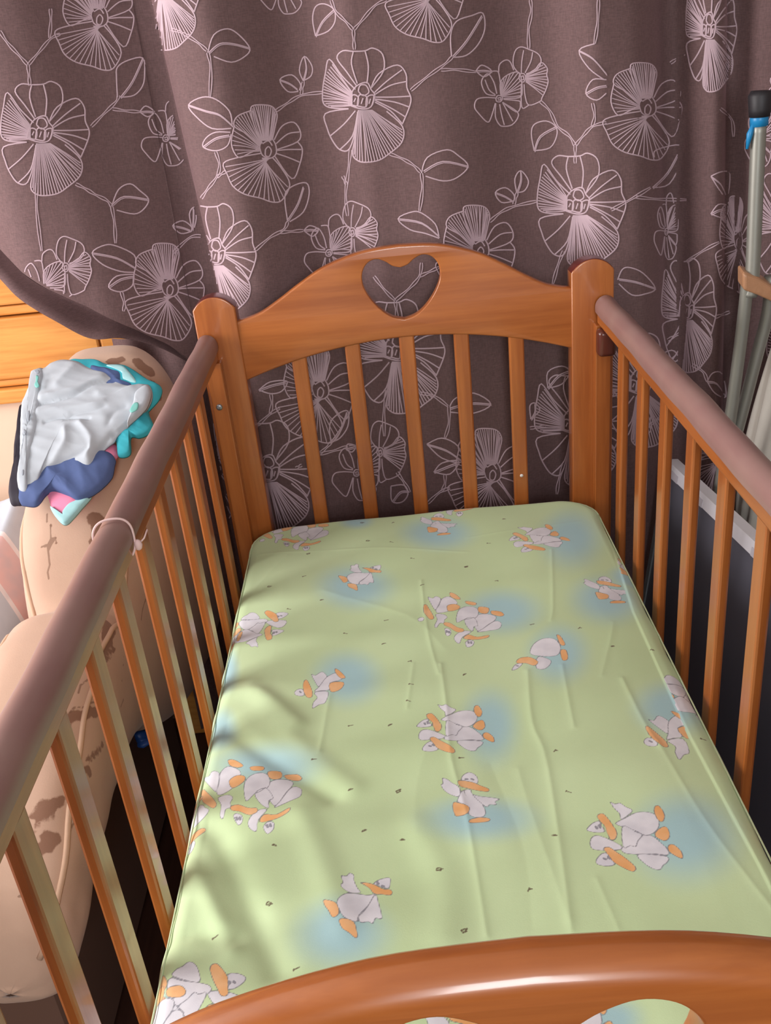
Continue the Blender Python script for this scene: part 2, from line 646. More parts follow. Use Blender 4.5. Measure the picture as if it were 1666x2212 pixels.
MOT['pair'] = ((1370, 1800), [('w', c6(p)) for p in (
    [(910, 290), (935, 300), (955, 295), (985, 315), (1015, 330), (990, 355), (960, 370), (955, 345), (930, 320)],
    [(820, 460), (860, 445), (960, 490), (950, 510), (830, 510)],
    [(965, 500), (1040, 450), (1100, 445), (1150, 480), (1180, 510), (1175, 535), (1040, 530), (980, 525)],
    [(1040, 530), (1175, 540), (1180, 565), (1160, 580), (1145, 600), (1110, 595), (1070, 570)],
    [(935, 390), (980, 365), (1030, 342), (1090, 340), (1130, 360), (1140, 400), (1120, 430), (1080, 445), (1040, 430), (990, 410)],
    [(970, 400), (1010, 415), (1060, 440), (1040, 470), (1030, 495), (1005, 490), (975, 500), (965, 450)],
    [(800, 415), (830, 385), (860, 378), (870, 400), (885, 425), (850, 430), (815, 425)],
    [(845, 560), (870, 530), (905, 525), (925, 550), (930, 580), (890, 588), (850, 580)])] + [('o', c6(p)) for p in (
    [(850, 350), (875, 342), (900, 365), (925, 400), (942, 430), (935, 460), (912, 462), (895, 430), (885, 400), (860, 375)],
    [(880, 505), (905, 498), (940, 520), (985, 550), (1030, 590), (1020, 610), (985, 600), (930, 570), (905, 540)],
    [(1120, 315), (1140, 312), (1165, 350), (1160, 380), (1140, 380), (1118, 345)],
    [(1140, 415), (1175, 408), (1190, 450), (1165, 470), (1120, 445)],
    [(1185, 490), (1210, 488), (1245, 520), (1250, 550), (1220, 540), (1185, 515)])])
cS2 = lambda p: cr(p, 640, 1860, 6.408)
MOT['walk'] = ((775, 1950), [('w', cS2(p)) for p in (
    [(630, 220), (700, 220), (740, 170), (800, 200), (800, 270), (850, 380), (890, 440), (740, 450), (640, 390), (620, 350), (650, 320)],
    [(570, 620), (600, 540), (700, 470), (850, 462), (1000, 475), (1095, 455), (1050, 560), (870, 770), (850, 860), (740, 850), (650, 790), (600, 700)],
    [(1000, 620), (1095, 460), (1140, 580), (1190, 780), (1160, 810), (1100, 800), (1060, 880), (1000, 850), (900, 870), (865, 800), (900, 730)],
    [(1070, 310), (1150, 250), (1290, 220), (1300, 300), (1280, 370), (1190, 360), (1120, 330)])] + [('o', cS2(p)) for p in (
    [(890, 300), (1000, 300), (1100, 330), (1200, 380), (1300, 390), (1330, 430), (1300, 470), (1200, 460), (1080, 450), (1020, 380), (960, 340)],
    [(380, 570), (440, 570), (560, 620), (600, 740), (560, 800), (500, 800), (450, 710), (400, 640)],
    [(600, 850), (680, 830), (800, 870), (840, 980), (850, 1060), (820, 1080), (740, 1020), (640, 960)])])
cT = lambda p: cr(p, 880, 1260, 6.94)
MOT['trio'] = ((1000, 1335), [('w', cT(p)) for p in (
    [(310, 220), (380, 240), (430, 210), (500, 240), (490, 300), (450, 380), (420, 420), (350, 310)],
    [(520, 250), (620, 210), (720, 260), (750, 310), (690, 390), (590, 440), (460, 460), (430, 420), (480, 340)],
    [(430, 480), (550, 480), (600, 520), (560, 560), (550, 610), (490, 610), (440, 680), (410, 650), (450, 560)],
    [(1010, 520), (1070, 460), (1200, 450), (1320, 480), (1310, 540), (1130, 670), (1050, 700), (1000, 600)],
    [(1130, 670), (1310, 550), (1410, 580), (1380, 660), (1250, 690), (1050, 720)],
    [(720, 780), (830, 710), (960, 720), (830, 800), (780, 900), (710, 850)],
    [(740, 590), (760, 430), (850, 360), (980, 350), (1060, 390), (1060, 470), (1000, 520), (860, 540)],
    [(860, 540), (1000, 510), (1060, 620), (1000, 640), (980, 710), (900, 650)],
    [(160, 560), (200, 530), (250, 540), (240, 580), (180, 590)],
    [(560, 700), (600, 680), (660, 720), (640, 780), (590, 790)],
    [(870, 880), (930, 840), (1000, 860), (980, 920), (900, 950)])] + [('o', cT(p)) for p in (
    [(250, 350), (290, 340), (330, 400), (380, 480), (400, 540), (350, 560), (290, 510), (250, 450)],
    [(550, 600), (640, 600), (750, 660), (840, 680), (840, 720), (740, 730), (640, 670), (560, 640)],
    [(850, 800), (920, 760), (1050, 790), (1220, 760), (1200, 800), (1050, 830), (870, 830)],
    [(640, 150), (720, 170), (800, 240), (740, 250), (650, 210)], [(600, 350), (700, 320), (790, 350), (760, 400), (620, 430)],
    [(880, 270), (1030, 290), (1010, 330), (890, 310)], [(1070, 350), (1220, 360), (1200, 440), (1080, 430)],
    [(1260, 400), (1400, 410), (1450, 460), (1390, 480), (1270, 450)])])
cS4 = lambda p: cr(p, 400, 1050, 2.38)
MOT['tumble'] = ((690, 1485), [('w', cS4(p)) for p in (
    [(650, 970), (670, 975), (705, 955), (730, 985), (690, 1030), (670, 1010)],
    [(690, 1030), (730, 980), (790, 955), (805, 990), (745, 1010), (740, 1045), (700, 1050), (665, 1055)],
    [(665, 1060), (735, 1055), (720, 1110), (690, 1120), (655, 1140), (660, 1110), (680, 1085)],
    [(565, 1060), (590, 1045), (612, 1055), (608, 1080), (570, 1078)])] + [('o', cS4(p)) for p in (
    [(610, 1010), (625, 998), (640, 1020), (655, 1060), (650, 1085), (625, 1085), (608, 1050)],
    [(770, 938), (790, 945), (825, 980), (800, 985), (775, 960)], [(745, 1010), (815, 1005), (800, 1040), (750, 1055)])])
cS3 = lambda p: cr(p, 900, 1050, 2.38)
MOT['lean'] = ((1175, 1408), [('w', cS3(p)) for p in (
    [(585, 860), (600, 815), (650, 785), (710, 790), (740, 830), (730, 870), (690, 880), (630, 875)],
    [(625, 880), (690, 900), (680, 930), (650, 945), (615, 935)], [(490, 945), (510, 915), (545, 912), (520, 937)])] + [('o', cS3(p)) for p in (
    [(515, 895), (540, 880), (585, 880), (625, 905), (605, 925), (560, 910), (520, 910)],
    [(720, 770), (740, 775), (765, 820), (740, 820)], [(740, 850), (770, 850), (778, 895), (750, 900)])])

EYES = {'stand': c6([(230, 182), (240, 182), (258, 180), (268, 184)]), 'pair': c6([(842, 402), (848, 412), (858, 395), (864, 408), (880, 552), (890, 556), (900, 545), (908, 552)]), 'walk': cS2([(1120, 285), (1140, 310), (1185, 335), (1215, 345)]),
        'trio': cT([(590, 715), (596, 740), (625, 725), (630, 750), (915, 865), (920, 890), (955, 865), (960, 890)]), 'tumble': cS4([(590, 1058), (596, 1064)]), 'lean': cS3([(515, 922), (522, 924)])}
FOLDS = {'walk': [cS2([(1000, 620), (920, 730), (870, 770)])], 'pair': [c6([(1020, 425), (1080, 445)]), c6([(1045, 530), (1120, 528), (1175, 535)])], 'trio': [cT([(860, 540), (930, 530), (1000, 505)]), cT([(1130, 670), (1220, 600), (1310, 545)])], 'stand': [c6([(225, 240), (232, 262)])]}
SEAM = sheet_px([(1285, 1075), (1324, 1180), (1366, 1318), (1440, 1480), (1490, 1590), (1560, 1720), (1640, 1870), (1700, 1990), (1900, 2400)])
def seam_x(b):
    o = np.argsort(SEAM[:, 1])
    return np.interp(b, SEAM[o, 1], SEAM[o, 0])
left_of = lambda a, b: a < seam_x(b)
right_of = lambda a, b: a > seam_x(b) + 0.001

def duck(kind, at, rot=0, mask=None, sc=1.0):
    home, polys = MOT[kind]
    h = sheet_px([home])[0]
    t = sheet_px([at])[0] if at[0] > 5 or at[1] > 5 else np.array(at)
    cs, sn = math.cos(math.radians(rot)), math.sin(math.radians(rot))
    Rm = np.array([[cs, -sn], [sn, cs]]) * sc
    for k, p in polys:
        q = (sheet_px(p) - h) @ Rm.T + t
        paint(q, k, mask)
    E_ = (sheet_px(EYES[kind]) - h) @ Rm.T + t
    strokes = [(E_[i:i + 2], .0007) for i in range(0, len(E_), 2)] + [((sheet_px(catmull(p, n=3)) - h) @ Rm.T + t, 0.0) for p in FOLDS.get(kind, [])]
    for q, wd in strokes:
        w = window(q, .004)
        if A[w].size == 0: continue
        d = seg_dist(A[w], B[w], q) - wd
        if mask is not None: d = np.where(mask(A[w], B[w]), d, .02)
        FL[w] = np.minimum(FL[w], d)

duck('stand', (1015, 1720)); duck('stand', (947, 1131)); duck('stand', (1312, 1270), 0, left_of)
duck('pair', (1370, 1800)); duck('pair', (985, 1570), 6); duck('pair', (1162, 1160), 18); duck('pair', (548, 1358), 176)
duck('walk', (775, 1950)); duck('walk', (778, 1243), -4)
duck('lean', (1175, 1408)); duck('tumble', (690, 1485)); duck('tumble', (1446, 1585), 8, left_of, 1.05)
duck('trio', (1000, 1335)); duck('trio', (545, 1712), 20, None, 1.0); duck('trio', (640, 1150), 16)
duck('stand', (1358, 1212), 0, right_of); duck('pair', (1495, 1500), 185, right_of)
duck('pair', (400, 2178), 170); duck('stand', (1000, 2240), 0); duck('pair', (1240, 2235), 10)
for (a0, b0, k, r) in ((-.325, -.36, 'stand', 80), (-.33, -.72, 'pair', 90), (-.325, -.96, 'trio', 20), (.34, -.7, 'walk', 40), (.2, -1.16, 'walk', 0), (.05, .01, 'trio', 10)):
    duck(k, (a0, b0), r)

for (u, v_, rx, ry) in ((945, 1150, 74, 34), (1232, 1160, 62, 62), (768, 1265, 78, 46), (1310, 1292, 72, 52), (1085, 1318, 80, 46), (1205, 1412, 62, 62), (750, 1462, 70, 56),
                        (1058, 1565, 58, 80), (1450, 1525, 75, 58), (575, 1650, 115, 46), (1035, 1768, 118, 48), (1478, 1805, 112, 95), (738, 2015, 100, 75), (1360, 1240, 42, 26),
                        (1505, 1482, 45, 30), (1320, 2200, 65, 45), (475, 1570, 34, 46), (370, 2170, 42, 34), (770, 1126, 34, 16), (490, 1440, 24, 50)):
    c = sheet_px([(u, v_), (u + rx, v_), (u, v_ + ry)])
    e1, e2 = c[1] - c[0], c[2] - c[0]
    Mi = np.linalg.inv(np.stack([e1, e2], 1))
    rr = 1.9 * max(np.linalg.norm(e1), np.linalg.norm(e2))
    w = window(np.array([c[0]]), rr)
    a, b = A[w] - c[0][0], B[w] - c[0][1]
    q = np.sqrt((Mi[0, 0] * a + Mi[0, 1] * b) ** 2 + (Mi[1, 0] * a + Mi[1, 1] * b) ** 2)
    val = np.clip((1.45 - q) / 1.15, 0, 1)
    FB[w] = np.maximum(FB[w], val * val * (3 - 2 * val))

marks = [cr(p, *o_) for p, o_ in (
    ([(910, 190), (1070, 188), (940, 285), (1063, 293), (633, 346), (1170, 373), (1445, 413), (613, 467), (433, 518), (1220, 512), (703, 585), (535, 635), (1035, 690), (825, 755), (1022, 812),
      (1157, 903), (1163, 1020), (1150, 1107), (850, 1225), (1055, 1230), (665, 1410)], (400, 1050, 2.38)),
    ([(450, 170), (372, 292), (255, 412), (413, 486), (595, 708), (840, 735), (1010, 827), (248, 967), (1213, 835), (715, 1357), (1475, 1290), (232, 1400)], (900, 1050, 2.38)),
    ([(1090, 258), (1335, 260), (1160, 460), (1355, 507), (697, 545), (1545, 665), (667, 830), (390, 1000), (808, 1160)], (300, 1600, 2.38)),
    ([(715, 237), (648, 450), (532, 703), (225, 895), (1540, 212)], (900, 1600, 2.175)))]
for p in np.vstack(marks):
    c = sheet_px([p])[0]
    th = random.uniform(-.6, .6)
    k = random.choice('rbtf')
    G = {'r': [[(-2, -1.2), (1.4, -1.2), (1.4, 1.2), (-2, 1.2), (-2, -1.2)], [(1.4, 0), (3, .8)]], 'b': [[(-2.2, 0), (2.2, .3)], [(-1.2, 1.2), (1, 1)]],
         't': [[(-2.4, 0), (2.4, 0)], [(-2.2, -.9), (-2.2, .9)]], 'f': [[(-2, -.8), (0, .8), (2, -.4)], [(0, .8), (.8, 1.8)]]}[k]
    cs, sn = math.cos(th), math.sin(th)
    for pl in G:
        q = np.array(pl) * 0.00085
        q = q @ np.array([[cs, sn], [-sn, cs]]) * 1.5 + c
        w = window(q, 0.004)
        FBR[w] = np.minimum(FBR[w], seg_dist(A[w], B[w], q))

# shape: rounded edges and corners, creases and soft undulation
cx_, cy_ = MW - RE, (MB - MF) / 2 - RE
mid = (MB + MF) / 2
rc = RC - RE + 0.012
qx, qy = np.abs(A) - (cx_ - rc), np.abs(B - mid) - (cy_ - rc)
outd = np.hypot(np.maximum(qx, 0), np.maximum(qy, 0))
D = outd + np.minimum(np.maximum(qx, qy), 0) - rc
gx = np.where((qx > 0) & (qy > 0), np.maximum(qx, 0) / np.maximum(outd, 1e-9), np.where(qx > qy, 1.0, 0.0)) * np.sign(A)
gy = np.where((qx > 0) & (qy > 0), np.maximum(qy, 0) / np.maximum(outd, 1e-9), np.where(qx > qy, 0.0, 1.0)) * np.sign(B - mid)
Dp = np.maximum(D, 0)
ang = np.minimum(Dp / RE, math.pi / 2)
DMAX = RE * math.pi / 2 + 0.062
drop = RE * (1 - np.cos(ang)) + np.clip(Dp - RE * math.pi / 2, 0, 0.062)
outw = RE * np.sin(ang)
X = A - gx * Dp + gx * outw
Y = B - gy * Dp + gy * outw
H = np.zeros(A.shape)
top = np.clip(1 + D / -0.03, 0, 1)
creases = [([(910, 1255), (925, 1370), (948, 1455)], 1.6, 3), ([(893, 1435), (880, 1530)], 1.2, 3), ([(952, 1435), (965, 1530), (975, 1640), (1010, 1770), (1052, 2020)], 2.2, 4),
           ([(1192, 1190), (1195, 1310), (1190, 1340)], 1.6, 3), ([(1140, 1450), (1150, 1560), (1185, 1660), (1235, 2010)], 2.6, 5), ([(1215, 1440), (1240, 1570)], 1.8, 4),
           ([(1345, 1465), (1392, 1560), (1425, 1610)], 2.2, 4), ([(712, 1500), (690, 1625)], 1.4, 4), ([(1325, 1345), (1320, 1380), (1300, 1460)], 1.3, 4),
           ([(560, 1195), (800, 1185), (1010, 1190)], 1.0, 3), ([(620, 1200), (560, 1260), (540, 1290)], 1.4, 5), ([(1120, 1660), (1150, 1760), (1230, 1990)], 1.4, 6),
           ([(700, 1275), (880, 1330), (960, 1400)], 1.2, 8), ([(1420, 1600), (1530, 1780), (1690, 1985)], 1.6, 4), ([(1010, 1160), (1250, 1125)], 0.9, 3),
           ([(1290, 1900), (1340, 2015)], 1.2, 4), ([(1060, 1650), (1130, 1830), (1150, 2000)], -1.4, 10), ([(940, 1560), (900, 1700), (900, 1800)], 1.0, 9)]
for pts, amp, wd in creases:
    P = sheet_px(catmull(pts, n=4))
    w = window(P, 0.05)
    d = seg_dist(A[w], B[w], P)
    H[w] += 0.5 * amp * 0.001 * np.exp(-(d / (wd * 0.001)) ** 1.3)
# undulation along the loose left edge and broad swells
for pts, amp, wd in (([(478, 1560), (590, 1640), (720, 1720)], -4.5, 14), ([(470, 1500), (560, 1500), (640, 1560)], 4.0, 13), ([(410, 1770), (470, 1800), (540, 1960), (600, 2090)], -5.5, 15),
                     ([(385, 1850), (430, 1900), (500, 2050)], 4.5, 11), ([(340, 2030), (420, 2010), (500, 2030)], -4, 12), ([(650, 1760), (690, 1850), (740, 2000)], 3.5, 17),
                     ([(540, 1480), (640, 1600), (760, 1700)], 3, 16), ([(900, 1780), (960, 1900), (960, 2020)], 2.5, 18)):
    P = sheet_px(catmull(pts, n=4))
    w = window(P, 0.09)
    d = seg_dist(A[w], B[w], P)
    H[w] += amp * 0.001 * np.exp(-(d / (wd * 0.001)) ** 2)
H += 0.0012 * np.sin(A * 31 + B * 9 + 2 * np.sin(B * 7)) + 0.0008 * np.sin(A * 17 - B * 23)
ssd = A - seam_x(B)
H += 0.0016 * np.clip(ssd / 0.002, 0, 1) * np.exp(-np.clip(ssd, 0, 1) / 0.05)
H *= np.clip(1 - (Dp / 0.03), 0, 1)
sidew = 0.0022 * np.sin(B * 42 + 2 * np.sin(B * 13)) * np.clip(Dp / 0.03, 0, 1)
X = X + gx * sidew
Z = ZM + H - drop
# slight overall crown
Z -= 0.004 * (np.clip(np.abs(A) / MW, 0, 1) ** 4) * np.clip(1 + D / .05, 0, 1)

# the sheet meshes as a grid; cells past the lower hem are left out
keep = D < DMAX + 0.003
nu, nv = A.shape
Fq = grid_faces(nu, nv)
kf = keep.ravel()
Fq = Fq[kf[Fq].all(1)]
used = np.zeros(nu * nv, bool)
used[Fq.ravel()] = True
remap = np.cumsum(used) - 1
Vv = np.stack([X, Y, Z], -1).reshape(-1, 3)[used]
mattress = tag(empty('mattress', (0, mid, .507)), 'crib mattress in a light green duck-print fitted sheet', 'mattress')
me = mesh_arr('fitted_sheet', Vv, remap[Fq])
for nm, arr in (('fw', FW), ('fo', FO), ('fl', FL), ('fbr', FBR), ('fb', FB)):
    at = me.attributes.new(nm, 'FLOAT', 'POINT')
    at.data.foreach_set('value', arr.ravel()[used].astype(np.float32))
m = NT('duck_print_cotton')
v = m.obj()
nz = m.noise(v, 6, 3, .5)
green = m.mix(nz, s2l((186, 211, 158)), s2l((202, 223, 178)))
col = m.mix(m.math('MULTIPLY', m.attr('fb'), .9), green, s2l((160, 199, 208)))
wn = m.noise(v, 40, 2, .5)
white = m.mix(m.step(wn, .5, .3), s2l((206, 206, 214)), s2l((228, 228, 234)))
orange = m.mix(m.step(wn, .5, .25), s2l((226, 164, 100)), s2l((236, 190, 140)))
col = m.mix(m.step(m.attr('fw'), 0, .0003), col, white)
col = m.mix(m.step(m.attr('fo'), 0, .0003), col, orange)
col = m.mix(m.math('MULTIPLY', m.step(m.attr('fl'), .0006, .0004, True), .75), col, s2l((104, 104, 116)))
col = m.mix(m.math('MULTIPLY', m.step(m.attr('fbr'), .0008, .0005, True), .9), col, s2l((86, 60, 40)))
wv = m.noise(v, 900, 2, .5)
m.bump(wv, .15, .0006)
SHEET = m.fin(col, 0.75)
m.b.inputs['Sheen Weight'].default_value = 0.15
sheet = link('fitted_sheet', me, SHEET, mattress)
# piping seam around the top edge
def rim(off, dz, n=260):
    th = []
    hx, hy, r = cx_ + RE * math.sin(off), cy_ + RE * math.sin(off), rc + RE * math.sin(off)
    pts = []
    for sxn, syn, a0 in ((1, 1, 0), (-1, 1, 90), (-1, -1, 180), (1, -1, 270)):
        for t in np.linspace(a0, a0 + 90, 16):
            pts.append((sxn * (hx - r) + r * math.cos(math.radians(t)), mid + syn * (hy - r) + r * math.sin(math.radians(t)), ZM - RE * (1 - math.cos(off)) + dz))
    pts.append(pts[0])
    P = np.array(pts)
    s = np.concatenate([[0], np.cumsum(np.linalg.norm(np.diff(P, axis=0), axis=1))])
    q = np.linspace(0, s[-1], n)
    return np.stack([np.interp(q, s, P[:, k]) for k in range(3)], 1)
pip = link('seam_piping', tube_mesh('seam_piping', rim(0.9, -0.001), 0.0011, 6), simple('white_piping', (200, 216, 176), 0.8), mattress)
pip['label'] = 'thin white piping seam'
box('foam_core', -MW + .025, MW - .025, MF + .025, MB - .025, .507, ZM - .03, simple('foam', (220, 214, 190), .9), mattress, 0.01)


# ------------------------------------------------------------------ curtain
CTRL = np.array([(-1.4, .12), (-1.15, .08), (-.95, .13), (-.75, .128), (-.60, .070), (-.52, .074), (-.42, .125), (-.334, .160), (-.323, .112), (-.285, .074), (-.245, .064), (-.195, .080), (-.125, .112),
                 (-.10, .112), (-.03, .082), (.05, .082), (.13, .090), (.235, .120), (.262, .120), (.335, .074), (.385, .080), (.43, .122), (.462, .160), (.478, .162), (.492, .118), (.520, .092), (.540, .112), (.560, .152), (.572, .150),
                 (.592, .116), (.65, .108), (.74, .145), (.84, .084), (.95, .135), (1.05, .1), (1.35, .12)])
_dx = np.diff(CTRL[:, 0]); _dl = np.diff(CTRL[:, 1]) / _dx
_sl = np.zeros(len(CTRL))
for _k in range(1, len(CTRL) - 1):          # monotone cubic slopes
    if _dl[_k - 1] * _dl[_k] > 0:
        w1_, w2_ = 2 * _dx[_k] + _dx[_k - 1], _dx[_k] + 2 * _dx[_k - 1]
        _sl[_k] = (w1_ + w2_) / (w1_ / _dl[_k - 1] + w2_ / _dl[_k])
def curtain_y(x, z):
    xe = np.asarray(x) + 0.052 * (np.asarray(z) - 1.23)
    i = np.clip(np.searchsorted(CTRL[:, 0], xe) - 1, 0, len(CTRL) - 2)
    h = _dx[i]
    t = np.clip((xe - CTRL[i, 0]) / h, 0, 1)
    t2, t3 = t * t, t ** 3
    y = (2 * t3 - 3 * t2 + 1) * CTRL[i, 1] + (t3 - 2 * t2 + t) * h * _sl[i] + (3 * t2 - 2 * t3) * CTRL[i + 1, 1] + (t3 - t2) * h * _sl[i + 1]
    return y + 0.004 * np.sin(xe * 21 + 3 * np.asarray(z)) + 0.003 * np.sin(xe * 37 - 5 * np.asarray(z) + 1)

def on_curtain(px):
    px = np.asarray(px, float).reshape(-1, 2)
    d = rays(px)
    t = (0.10 - CAM[1]) / d[:, 1]
    for _ in range(25):
        p = CAM + d * t[:, None]
        t2 = (curtain_y(p[:, 0], p[:, 2]) - CAM[1]) / d[:, 1]
        t = t + 0.5 * (t2 - t)
    return CAM + d * t[:, None]

EDGE = on_axis([(-500, 250), (-200, 400), (-60, 490), (0, 530), (60, 578), (120, 612), (200, 650), (300, 705), (360, 745), (412, 792)], 1, 0.11)
def hem_z(x):
    z = np.interp(x, EDGE[:, 0], EDGE[:, 2])
    return np.where(np.asarray(x) > EDGE[-1, 0] + .012, 0.03, z)

xs = np.unique(np.concatenate([np.arange(-1.35, 1.3, .008), EDGE[-1, 0] + np.array([0.0, .011, .0125]), np.arange(-.36, -.30, .0022)]))
ts = np.linspace(0, 1, 200)
XX = np.repeat(xs[:, None], len(ts), 1)
zb = hem_z(xs)
ZZ = zb[:, None] + (2.35 - zb[:, None]) * ts[None]
YY = curtain_y(XX, ZZ)
m = NT('mauve_linen')
v = m.obj()
n1 = m.noise(m.obj((300, 300, 40)), 3, 2, .5)
n2 = m.noise(m.obj((40, 40, 300)), 3, 2, .5)
wv = m.math('ADD', m.math('MULTIPLY', n1, .5), m.math('MULTIPLY', n2, .5))
c = m.mix(m.step(wv, .5, .25), s2l((89, 68, 68)), s2l((115, 89, 89)))
m.bump(wv, .25, .0008)
LINEN = m.fin(c, 0.85)
m.b.inputs['Sheen Weight'].default_value = 0.35
m.b.inputs['Sheen Roughness'].default_value = 0.4
m.b.inputs['Sheen Tint'].default_value = s2l((220, 170, 180))
THREAD = simple('lilac_thread', (188, 163, 172), 0.6)
curtain = tag(empty('curtain', (0, .1, 0.03)), 'mauve brown linen curtain with lilac embroidered flowers behind the crib', 'curtain')
link('curtain_cloth', mesh_arr('curtain_cloth', np.stack([XX, YY, ZZ], -1).reshape(-1, 3), grid_faces(len(xs), len(ts))), LINEN, curtain)
# turned-up lower hem hanging over the sofa arm
UPE = catmull(on_axis([(-500, 250), (-200, 400), (-60, 490), (0, 530), (60, 578), (120, 612), (200, 650), (300, 705), (360, 745), (412, 792)], 1, 0.112), n=6)
LOE = catmull(on_axis([(-500, 380), (-200, 485), (-60, 562), (0, 605), (50, 640), (130, 684), (200, 722), (262, 728), (340, 758), (412, 806)], 1, 0.125), n=6)
rows = []
for t in np.linspace(0, 1, 9):
    P = UPE * (1 - t) + LOE * t
    P[:, 1] = curtain_y(UPE[:, 0], UPE[:, 2]) + .001 + np.interp(t, [0, .1, .35, .6, .85, 1], [0, .04, .075, .06, .03, .028])
    rows.append(P)
link('hem_fold', mesh_arr('hem_fold', np.array(rows).reshape(-1, 3), grid_faces(9, len(UPE))), LINEN, curtain)['label'] = 'dark turned-up curtain hem'

# part of the curtain that falls on behind the sofa arm down to the floor
rx = np.linspace(-.53, -.355, 40)
rz = np.linspace(.03, .93, 60)
RX, RZ = np.meshgrid(rx, rz, indexing='ij')
RY = .168 + .008 * np.sin(RX * 70 + 2 * RZ) + .004 * np.sin(RZ * 9)
link('curtain_return', mesh_arr('curtain_return', np.stack([RX, RY, RZ], -1).reshape(-1, 3), grid_faces(40, 60)), LINEN, curtain)
# embroidery: threads laid on the cloth
class Thread:
    def __init__(self, clip=None):
        self.V, self.F, self.n, self.clip = [], [], 0, clip
    def line(self, pts, w=3.0, smooth=True, n=4):
        P = catmull(pts, n=n) if smooth and len(pts) > 2 else np.asarray(pts, float)
        if len(P) == 2:
            P = P[0] + np.linspace(0, 1, 7)[:, None] * (P[1] - P[0])
        T = np.gradient(P, axis=0)
        T /= np.linalg.norm(T, axis=1, keepdims=True) + 1e-9
        N = np.stack([-T[:, 1], T[:, 0]], 1) * w * .45
        q = np.concatenate([P - N, P, P + N])
        X3 = on_curtain(q)
        k = len(P)
        X3[:k, 1] -= .0004; X3[2 * k:, 1] -= .0004; X3[k:2 * k, 1] -= .0014
        ok = np.ones(k, bool)
        if self.clip is not None: ok &= self.clip(P)
        ok &= X3[k:2 * k, 2] > hem_z(X3[k:2 * k, 0]) + .004
        base = self.n
        for i in range(k - 1):
            if ok[i] and ok[i + 1] and np.linalg.norm(X3[k + i] - X3[k + i + 1]) < .04:
                self.F.append((base + i, base + i + 1, base + k + i + 1, base + k + i))
                self.F.append((base + k + i, base + k + i + 1, base + 2 * k + i + 1, base + 2 * k + i))
        self.V.append(X3)
        self.n += 3 * k
    def build(self, name):
        if not self.F: return None
        V = np.concatenate(self.V)
        F = np.array(self.F)
        u = np.unique(F)
        r = np.full(len(V), -1)
        r[u] = np.arange(len(u))
        return link(name, mesh_arr(name, V[u], r[F]), THREAD, curtain)

def fan(th, root, rootw, arc, nl, w=2.2, jitter=1.0):
    """dense stitches from a short root line to an outer arc"""
    arc = catmull(arc, n=8)
    s = np.concatenate([[0], np.cumsum(np.linalg.norm(np.diff(arc, axis=0), axis=1))])
    for k in range(nl):
        f = (k + .5) / nl
        e = np.array([np.interp(f * s[-1], s, arc[:, 0]), np.interp(f * s[-1], s, arc[:, 1])])
        r0 = np.asarray(root, float) + np.asarray(rootw, float) * (f - .5)
        mid_ = (r0 + e) / 2 + RNG.normal(0, jitter, 2)
        th.line([r0, mid_, e], w)

crease_x = lambda v: 320 + v * .2344
LEFT = lambda P: P[:, 0] < crease_x(P[:, 1]) - 4
RIGHT = lambda P: P[:, 0] > crease_x(P[:, 1]) + 2
def xf(c0, c1, sx, sy=1.0, rot=0):
    cs, sn = math.cos(math.radians(rot)), math.sin(math.radians(rot))
    def f(pts):
        p = (np.array(pts, float) - c0) / 2.38
        p = p @ np.array([[cs, sn], [-sn, cs]])
        return p * [sx, sy] + c1
    return f

def flower_a(c, sx=1.0, clip=None, rot=0):
    th = Thread(clip)
    f = xf((440, 510), c, sx, 1, rot)
    for p in ([(405, 440), (355, 370), (305, 300), (335, 262), (390, 265), (450, 262), (490, 248), (540, 280), (545, 365), (480, 455)],
              [(400, 460), (330, 390), (265, 305), (245, 380), (232, 460), (235, 530), (275, 555), (365, 560)],
              [(480, 455), (520, 380), (615, 335), (660, 380), (665, 450), (685, 500), (680, 545), (650, 620), (640, 640)],
              [(365, 560), (245, 585), (255, 660), (280, 720), (320, 770), (370, 765), (408, 640), (415, 570)],
              [(412, 575), (400, 700), (385, 790), (410, 825), (450, 835), (520, 825), (575, 790), (640, 730), (642, 650), (560, 572)],
              [(390, 265), (380, 330), (410, 430)], [(450, 262), (467, 340), (460, 430)], [(270, 700), (340, 640), (400, 570)], [(320, 770), (385, 700), (410, 590)],
              [(495, 480), (560, 420), (640, 360)], [(495, 490), (580, 440), (662, 420)], [(500, 500), (590, 500), (685, 495)], [(500, 510), (600, 525), (675, 550)], [(500, 515), (590, 560), (655, 600)], [(500, 525), (580, 570), (640, 635)],
              [(365, 540), (380, 480), (410, 440), (460, 425), (480, 460), (500, 490), (480, 550), (430, 560), (365, 540)], [(372, 535), (385, 490), (415, 500), (410, 545), (372, 535)], [(410, 545), (420, 490), (460, 500), (455, 550), (410, 545)], [(455, 548), (460, 500), (495, 492), (485, 545)], [(415, 470), (425, 440), (455, 440), (470, 475), (440, 492), (415, 470)], [(392, 525), (402, 505)], [(430, 535), (440, 505)], [(470, 535), (478, 508)]):
        th.line(f(p), 3.4)
    fan(th, f([(385, 510)])[0], (f([(0, 0)]) - f([(0, -70)]))[0], f([(285, 325), (250, 380), (236, 460), (238, 525), (280, 552)]), 17, 2.8)
    fan(th, f([(450, 566)])[0], (f([(0, 0)]) - f([(-70, 0)]))[0] * -1, f([(640, 660), (638, 730), (575, 788), (520, 822), (450, 833), (410, 823), (390, 788)]), 24, 2.8)
    th.build('embroidered_flower')

